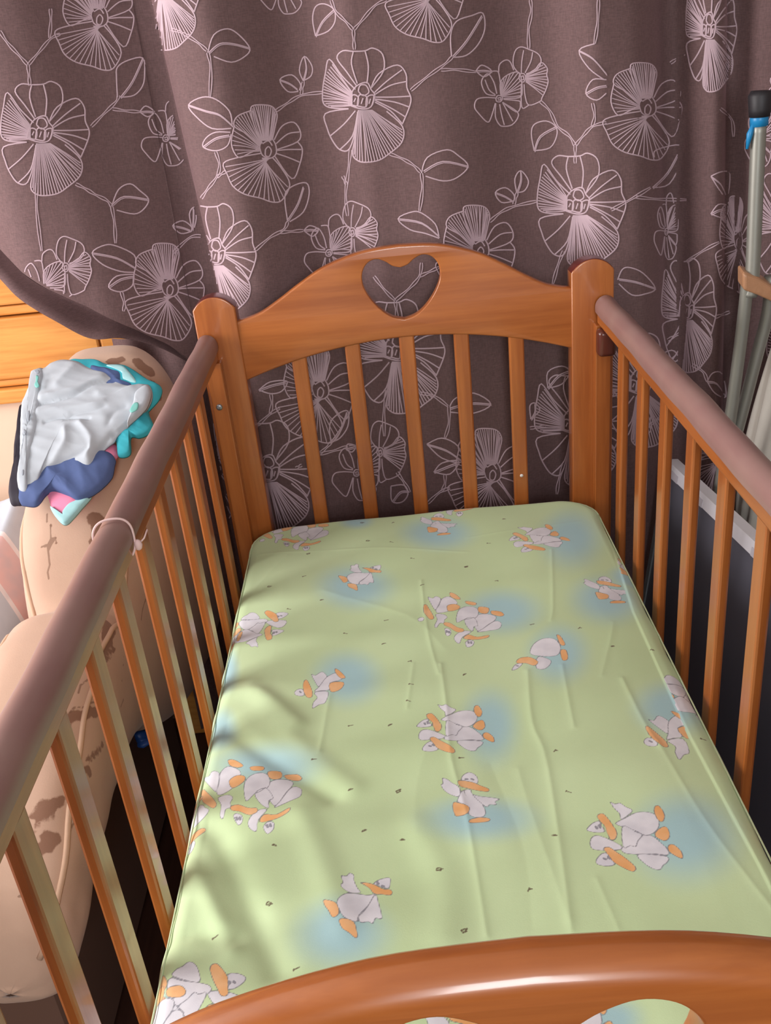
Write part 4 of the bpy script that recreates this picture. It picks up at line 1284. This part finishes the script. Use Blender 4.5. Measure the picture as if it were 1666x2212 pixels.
# ------------------------------------------------------------------ clothes heaped on the sofa arm
P0 = np.array([0, .05, .955])
NRM = np.array([0.0, -.553, 1.0]); NRM /= np.linalg.norm(NRM)
cD = lambda p: cr(p, 0, 740, 4.384)
def garment(name, outline, mat, level, parent=None, puff=.010, wr=.003, seed=0, freq=(60, 25), dirn=.5, center=None, rings=26, thick=.003, edge=.004, creases=()):
    P = catmull(np.array(outline), True, 6)
    s = np.concatenate([[0], np.cumsum(np.linalg.norm(np.diff(np.vstack([P, P[:1]]), axis=0), axis=1))])
    N = 150
    Pc = np.vstack([P, P[:1]])
    q = np.linspace(0, s[-1], N, endpoint=False)
    P = np.stack([np.interp(q, s, Pc[:, 0]), np.interp(q, s, Pc[:, 1])], 1)
    c = P.mean(0) if center is None else np.array(center, float)
    rr = (np.arange(1, rings + 1) / rings) ** .75
    px = np.concatenate([[c], (c + (P - c)[None] * rr[:, None, None]).reshape(-1, 2)])
    r = np.concatenate([[0], np.repeat(rr, N)])
    X3 = on_plane(px, P0 + NRM * level, NRM)
    rg = np.random.default_rng(seed)
    u = X3[:, 0]; w = X3[:, 1]
    h = puff * (1 - r ** 5)
    for k in range(5):
        a = dirn + rg.normal(0, .35)
        fq = freq[0] * (1 + .5 * rg.normal()) * (1 + .4 * k)
        ph = rg.uniform(0, 6)
        sft = np.sin((u * math.sin(a) + w * math.cos(a)) * fq + ph + 1.4 * np.sin((u * math.cos(a) - w * math.sin(a)) * freq[1] + ph))
        h = h + wr / (1 + .5 * k) * (1 - np.abs(sft)) * (1 - .55 * r)
    for pts, amp, wd in creases:
        dd = seg_dist(px[:, 0], px[:, 1], catmull(pts, n=4))
        h = h + amp * np.exp(-(dd / wd) ** 1.4)
    h = h - edge * np.clip((r - .93) / .07, 0, 1)
    X3 = X3 + NRM * h[:, None]
    F = [(0, 1 + k, 1 + (k + 1) % N) for k in range(N)]
    for j in range(rings - 1):
        for k in range(N):
            a0, a1 = 1 + j * N + k, 1 + j * N + (k + 1) % N
            F.append((a0, a0 + N, a1 + N, a1))
    nV = len(X3)
    bot = X3 - NRM * thick
    V = np.concatenate([X3, bot])
    F2 = F + [tuple(i + nV for i in f_[::-1]) for f_ in F]
    o0 = 1 + (rings - 1) * N
    for k in range(N):
        F2.append((o0 + (k + 1) % N, o0 + k, o0 + k + nV, o0 + (k + 1) % N + nV))
    return link(name, mesh_py(name, V, F2), mat, parent)

TEAL = simple('teal_jersey', (52, 170, 186), .8, bump=(.2, .001), var=.12, scale=60)
PALEA = simple('pale_aqua_jersey', (160, 208, 212), .8, var=.06, scale=50)
NAVY = simple('faded_navy_cotton', (74, 92, 138), .85, bump=(.25, .001), var=.12, scale=70)
BLACKB = simple('black_elastic', (36, 30, 44), .7, var=.1, scale=80)
PINK = simple('pink_cotton', (226, 132, 164), .85, var=.08, scale=60)
GREY = simple('light_grey_cotton', (178, 186, 194), .85, bump=(.2, .001), var=.04, scale=50)
MINT = simple('mint_print', (120, 190, 182), .8)
GPRINT = simple('grey_print', (150, 158, 168), .8)

pink = empty('pink_shirt', tuple(on_plane(cD([(560, 1550)]), P0, NRM)[0]))
tag(pink, 'folded pink child shirt with aqua hem, bottom of the clothes pile', 'shirt')
garment('shirt_cloth', cD([(440, 1330), (700, 1150), (1050, 950), (1110, 1020), (1090, 1100), (840, 1450), (690, 1600), (600, 1650), (500, 1580), (455, 1470)]), PINK, .004, pink, .006, .002, 1, (70, 30))
garment('hem_band', cD([(470, 1545), (590, 1655), (600, 1590), (700, 1490), (860, 1440), (740, 1590), (615, 1712), (520, 1640)]), PALEA, .0075, pink, .003, .001, 2, (70, 30), center=cD([(604, 1640)])[0], rings=10)
teal = empty('teal_shirt', tuple(on_plane(cD([(1150, 600)]), P0, NRM)[0]))
tag(teal, 'bright teal shirt hanging out from under the grey shorts', 'shirt')
garment('shirt_cloth', cD([(640, 170), (780, 152), (900, 155), (1020, 205), (1200, 215), (1400, 340), (1500, 385), (1530, 440), (1500, 530), (1400, 640), (1300, 760), (1100, 860), (900, 700), (700, 380)]), TEAL, .008, teal, .010, .002, 3, (50, 20))
garment('sleeve', cD([(1380, 625), (1410, 680), (1448, 780), (1400, 850), (1310, 890), (1235, 890), (1228, 1040), (1120, 1070), (1100, 960), (1090, 860), (1240, 800)]), TEAL, .0095, teal, .006, .002, 4, (80, 30), center=cD([(1230, 850)])[0])
garment('shoulder_panel', cD([(1000, 215), (1150, 215), (1240, 290), (1310, 400), (1180, 380), (1150, 290)]), PALEA, .0165, teal, .004, .001, 5, (60, 20), rings=10)
blue = empty('navy_shorts', tuple(on_plane(cD([(560, 1350)]), P0, NRM)[0]))
tag(blue, 'faded navy shorts with a black waistband under the grey shorts', 'shorts')
garment('shorts_cloth', cD([(160, 1300), (330, 1200), (500, 1100), (700, 1050), (880, 1050), (1010, 1020), (1085, 1090), (1080, 1160), (1050, 1270), (950, 1380), (850, 1445), (740, 1490), (640, 1450), (500, 1400), (430, 1430), (350, 1530), (250, 1535), (160, 1510), (140, 1430)]), NAVY, .012, blue, .010, .0022, 6, (42, 22), dirn=.9, center=cD([(560, 1300)])[0])
garment('waistband', cD([(200, 580), (225, 760), (215, 950), (215, 1150), (190, 1350), (205, 1505), (150, 1525), (95, 1515), (82, 1400), (128, 1200), (138, 950), (165, 780), (180, 610)]), BLACKB, .013, blue, .006, .001, 7, (60, 20), center=cD([(165, 1080)])[0], rings=12)
garment('shorts_leg', cD([(840, 222), (960, 232), (1150, 278), (1175, 385), (1280, 420), (1180, 520), (900, 420)]), NAVY, .014, blue, .008, .002, 8, (60, 20))
grey = empty('grey_shorts', tuple(on_plane(cD([(700, 700)]), P0, NRM)[0]))
tag(grey, 'light grey child shorts with mint print on top of the clothes pile', 'shorts')
garment('shorts_cloth', cD([(290, 260), (410, 230), (480, 180), (580, 150), (720, 165), (850, 225), (1000, 262), (1130, 350), (1260, 412), (1395, 385), (1440, 480), (1400, 600), (1300, 700), (1200, 800), (1100, 880), (1075, 930), (960, 1010), (880, 1190), (700, 1170), (520, 1190), (400, 1250), (330, 1360), (200, 1400), (155, 1330), (180, 1200), (190, 900), (200, 580), (240, 470), (285, 370)]),
        GREY, .020, grey, .009, .0022, 9, (30, 22), dirn=.45, center=cD([(650, 750)])[0], rings=44,
        creases=[(cD(p), a, w) for p, a, w in (([(400, 620), (560, 585), (720, 540), (900, 430), (1070, 378)], -.005, 4), ([(420, 560), (600, 520), (800, 450), (980, 350)], .005, 9), ([(440, 790), (560, 755), (690, 750), (860, 755)], -.004, 3),
                 ([(390, 700), (600, 660), (850, 640), (1000, 600)], .004, 9), ([(780, 800), (880, 940), (840, 1100)], .005, 9), ([(460, 1240), (560, 1100), (640, 980), (640, 860)], .005, 10), ([(860, 1190), (940, 1020), (1080, 870)], -.005, 4),
                 ([(520, 1180), (700, 1110), (850, 1030)], -.004, 5), ([(700, 720), (900, 690), (1010, 640)], -.003, 5), ([(560, 420), (640, 330), (700, 250)], .004, 12), ([(960, 520), (1100, 470), (1250, 440)], .004, 9), ([(1040, 790), (1090, 700), (1200, 640)], -.003, 6))])
garment('waistband', cD([(300, 258), (405, 236), (412, 420), (385, 620), (360, 820), (320, 1000), (270, 1200), (250, 1380), (180, 1385), (160, 1320), (185, 1180), (192, 900), (205, 585), (245, 470), (288, 370)]), GREY, .0245, grey, .0075, .0012, 10, (140, 60), dirn=.0, center=cD([(270, 830)])[0], rings=14)
garment('leg_hem', cD([(1390, 395), (1425, 470), (1385, 600), (1290, 700), (1225, 760), (1200, 780), (1230, 680), (1265, 560), (1290, 460)]), GREY, .031, grey, .005, .001, 12, (60, 20), rings=10)
for i, (pts, mt) in enumerate((([(340, 310), (365, 320), (358, 370), (372, 410), (345, 425), (325, 400), (338, 360)], MINT), ([(320, 262), (365, 258), (372, 285), (340, 292)], GPRINT), ([(1265, 575), (1310, 570), (1300, 630), (1250, 660), (1228, 640)], MINT),
                              ([(255, 660), (280, 650), (275, 740), (258, 735)], GPRINT), ([(225, 820), (250, 840), (240, 870), (222, 860)], GPRINT), ([(205, 1210), (225, 1205), (222, 1250), (205, 1250)], GPRINT))):
    garment('printed_patch', cD(pts), mt, .0375 if i != 2 else .0415, grey, .0005, 0, 20 + i, rings=4, thick=.0006, edge=.0003)

# ------------------------------------------------------------------ thin cord tied round the left rail
cy0 = float(on_axis([(245, 1130)], 2, .968)[0][1])
loop = []
for a in np.linspace(0, 2 * math.pi, 40):
    hx_, hz_ = .0186, (.0215 if math.sin(a) > 0 else .028)
    e = 2 / 2.6
    loop.append((-XC + hx_ * math.copysign(abs(math.cos(a)) ** e, math.cos(a)), cy0 + .006 * math.cos(a), .951 + hz_ * math.copysign(abs(math.sin(a)) ** e, math.sin(a))))
CORD = simple('pale_elastic', (222, 190, 186), .7)
cord = tag(empty('elastic_cord', (-XC, cy0, .951)), 'thin pale elastic cord knotted around the left crib rail', 'cord')
link('cord_loop', tube_mesh('cord_loop', loop, .0012, 8, False), CORD, cord)
kx = (-XC + .0205, cy0 + .006, .938)
link('knot', tube_mesh('knot', [(kx[0], kx[1], kx[2] - .006), (kx[0], kx[1], kx[2] - .004), (kx[0] + .0005, kx[1], kx[2]), (kx[0], kx[1], kx[2] + .004), (kx[0], kx[1], kx[2] + .006)], [.0012, .0034, .0042, .0034, .0012], 10), CORD, cord)
link('loose_end', tube_mesh('loose_end', [kx, (kx[0] + .006, kx[1] + .006, kx[2] + .004), (kx[0] + .009, kx[1] + .013, kx[2] + .010)], .0009, 6), CORD, cord)

# ------------------------------------------------------------------ blue plastic scrap tucked against the sofa skirt
bp = on_axis([(312, 1588)], 0, -.549)[0]
V = []
for lay, (ins, dx) in enumerate(((1.0, -.011), (1.05, -.002), (.8, .008), (.4, .012))):
    for a in np.linspace(0, 2 * math.pi, 40, endpoint=False):
        r_ = (.021 + .006 * math.sin(3 * a + 1) + .003 * math.sin(7 * a)) * ins
        V.append((bp[0] + dx + .003 * math.sin(5 * a), bp[1] + r_ * 1.1 * math.cos(a), bp[2] + r_ * .75 * math.sin(a)))
F = [(q * 40 + k, q * 40 + (k + 1) % 40, q * 40 + 40 + (k + 1) % 40, q * 40 + 40 + k) for q in range(3) for k in range(40)] + [tuple(range(120, 160)), tuple(range(39, -1, -1))]
tag(link('plastic_scrap', mesh_py('plastic_scrap', V, F), simple('blue_plastic', (52, 104, 196), .35)), 'small blue plastic scrap wedged under the sofa arm', 'scrap')

# ------------------------------------------------------------------ dark board with a white frame leaning to the right of the crib
bt0 = np.array(on_axis([(1440, 992)], 2, .640)[0]); bt1 = np.array(on_axis([(1666, 1203)], 2, .640)[0])
along = (bt1 - bt0) / np.linalg.norm(bt1 - bt0)
along[2] = 0
bb = np.array(on_axis([(1380, 1230)], 1, bt0[1])[0]) + np.array((.014, 0, 0))
down = (bb - bt0) / np.linalg.norm(bb - bt0)
down -= along * (down @ along); down /= np.linalg.norm(down)
nrm = np.cross(down, along)
if nrm[0] > 0: nrm = -nrm
DL, DH, DT = .92, bt0[2] / -down[2] - .005, .022
DARK = simple('dark_grey_laminate', (92, 92, 102), .3, var=.05, scale=4)
WHITE = simple('white_edge_band', (214, 212, 218), .35, var=.03, scale=20)
GREYE = simple('grey_edge_band', (120, 126, 130), .4)
board = tag(empty('framed_board', tuple(bt0 + down * DH + along * DL / 2)), 'dark grey board with a white edge leaning beside the right crib bars', 'board')
def obox(name, o, s0, s1, t0, t1, d0, d1, mat, parent, bev=.0015):
    """box in the board frame: s along, t down, d behind the face"""
    me = box_mesh(name, 1, 1, 1, 0)
    co = []
    for v_ in me.vertices:
        s = s0 + (v_.co.x + .5) * (s1 - s0); t = t0 + (v_.co.y + .5) * (t1 - t0); d = d0 + (v_.co.z + .5) * (d1 - d0)
        v_.co = Vector(o + along * s + down * t - nrm * d)
    return link(name, me, mat, parent, smooth=False)
obox('board_face', bt0, .012, DL - .012, .024, DH - .012, .003, DT - .003, DARK, board)
obox('top_frame', bt0, 0, DL, 0, .024, 0, DT, WHITE, board)
obox('side_frame', bt0, 0, .012, .024, DH, 0, DT, GREYE, board)
obox('side_frame', bt0, DL - .012, DL, .024, DH, 0, DT, GREYE, board)
obox('bottom_frame', bt0, .012, DL - .012, DH - .012, DH, 0, DT, GREYE, board)
for s0 in np.arange(.028, DL - .05, .098):
    obox('frame_clip', bt0, s0, s0 + .028, .010, .0245, -.0008, .002, simple('pale_clip', (188, 184, 192), .4) if 'pale_clip' not in bpy.data.materials else bpy.data.materials['pale_clip'], board)

# ------------------------------------------------------------------ upside-down crutch at the right
ALU = simple('dull_aluminium', (150, 150, 142), .45, var=.06, scale=30, Metallic=.55)
crutch = tag(empty('aluminium_crutch', (.6, -.02, 0)), 'grey aluminium crutch standing upside down with black rubber tip at right edge', 'crutch')
cy_c = -0.06
leg = on_axis([(1640, 262), (1634, 400), (1626, 590), (1620, 640)], 1, cy_c)
link('leg_tube', tube_mesh('leg_tube', catmull(leg, n=4), .0108, 18), ALU, crutch)
tip = on_axis([(1644, 196), (1643, 206), (1642, 236), (1641, 252)], 1, cy_c)
link('rubber_tip', tube_mesh('rubber_tip', tip, [.0135, .017, .0155, .0145], 20), simple('black_rubber', (34, 32, 36), .55), crutch)
tp = on_axis([(1641, 243), (1640, 272)], 1, cy_c)
tape = link('blue_tape', tube_mesh('blue_tape', tp, .0128, 18), simple('blue_tape', (28, 130, 186), .4), crutch)
te = on_axis([(1630, 262), (1620, 290), (1614, 322)], 1, cy_c - .004)
link('tape_end', tube_mesh('tape_end', te, [.002, .0048, .002], 8), bpy.data.materials['blue_tape'], tape)
s1 = on_axis([(1616, 600), (1612, 660), (1602, 760), (1582, 920), (1565, 1040), (1556, 1130)], 1, cy_c)
s1[:, 1] += np.linspace(0, .02, len(s1))
s2_ = on_axis([(1672, 600), (1668, 680), (1648, 770), (1606, 940), (1576, 1050), (1562, 1130)], 1, cy_c)
s2_[:, 1] += np.linspace(.012, .035, len(s2_))
for s in (s1, s2_):
    link('side_tube', tube_mesh('side_tube', catmull(s, n=5), .0098, 16), ALU, crutch)
pad_c = (s1[-1] + s2_[-1]) / 2
ft = np.array([(pad_c[0] - .004, pad_c[1], pad_c[2]), (pad_c[0] - .012, pad_c[1] + .005, pad_c[2] * .5), (pad_c[0] - .02, pad_c[1] + .01, .03)])
link('lower_tube', tube_mesh('lower_tube', catmull(ft, n=4), .012, 14), ALU, crutch)
link('armpit_pad', tube_mesh('armpit_pad', [ft[-1] + np.array((0, -.09, -.008)), ft[-1] + np.array((0, -.08, -.004)), ft[-1], ft[-1] + np.array((0, .06, -.004)), ft[-1] + np.array((0, .07, -.008))], [.008, .02, .022, .02, .008], 14), simple('dark_pad', (50, 46, 46), .8), crutch)
BRN = simple('brown_parcel_tape', (168, 124, 92), .38, bump=(.5, .003), var=.15, scale=40)
w0 = on_axis([(1606, 588), (1640, 600), (1700, 640)], 1, cy_c - .014)
w1 = on_axis([(1606, 628), (1640, 640), (1700, 668)], 1, cy_c - .014)
V = []
for (a, b) in zip(w0, w1):
    for p in (a, b): V.append(p)
for (a, b) in zip(w0, w1):
    for p in (a, b): V.append(p + np.array((0.002, .034, .006)))
F = [(0, 2, 3, 1), (2, 4, 5, 3), (6, 7, 9, 8), (8, 9, 11, 10), (0, 1, 7, 6), (4, 10, 11, 5), (0, 6, 8, 2), (2, 8, 10, 4), (1, 3, 9, 7), (3, 5, 11, 9)]
wrap = link('tape_wrap', mesh_py('tape_wrap', V, F), BRN, crutch, smooth=False)
wrap['label'] = 'brown parcel tape binding the tubes'
md = wrap.modifiers.new('round', 'BEVEL'); md.width = .005; md.segments = 3

# ------------------------------------------------------------------ pale grey cloth sack behind the board
th_ = np.linspace(0, 2 * math.pi, 90, endpoint=False)
hs = np.linspace(0, 1, 60)
V = []
sc_c = np.array([.722, .012])
for j, h_ in enumerate(hs):
    z = .002 + h_ * .97
    rr_ = .150 * (1 - .42 * max(0, (h_ - .55) / .45) ** 1.6) * (min(1, h_ / .03) ** .4 if h_ > 0 else .7)
    for k, a in enumerate(th_):
        r_ = rr_ * (1 + .05 * math.sin(7 * a + 3 * h_) + .035 * math.sin(13 * a - 5 * h_ + 1) + .02 * math.sin(3 * a + 9 * h_))
        V.append((sc_c[0] + r_ * math.cos(a) * .95, sc_c[1] + r_ * math.sin(a) * .48, z + .012 * math.sin(5 * a) * h_))
nk = len(th_)
F = [(j * nk + k, j * nk + (k + 1) % nk, (j + 1) * nk + (k + 1) % nk, (j + 1) * nk + k) for j in range(len(hs) - 1) for k in range(nk)] + [tuple(range(nk - 1, -1, -1)), tuple((len(hs) - 1) * nk + k for k in range(nk))]
tag(link('cloth_sack', mesh_py('cloth_sack', V, F), simple('pale_grey_sackcloth', (196, 190, 180), .9, bump=(.4, .003), var=.08, scale=25)), 'pale grey cloth sack standing at the right behind the crutch', 'sack')
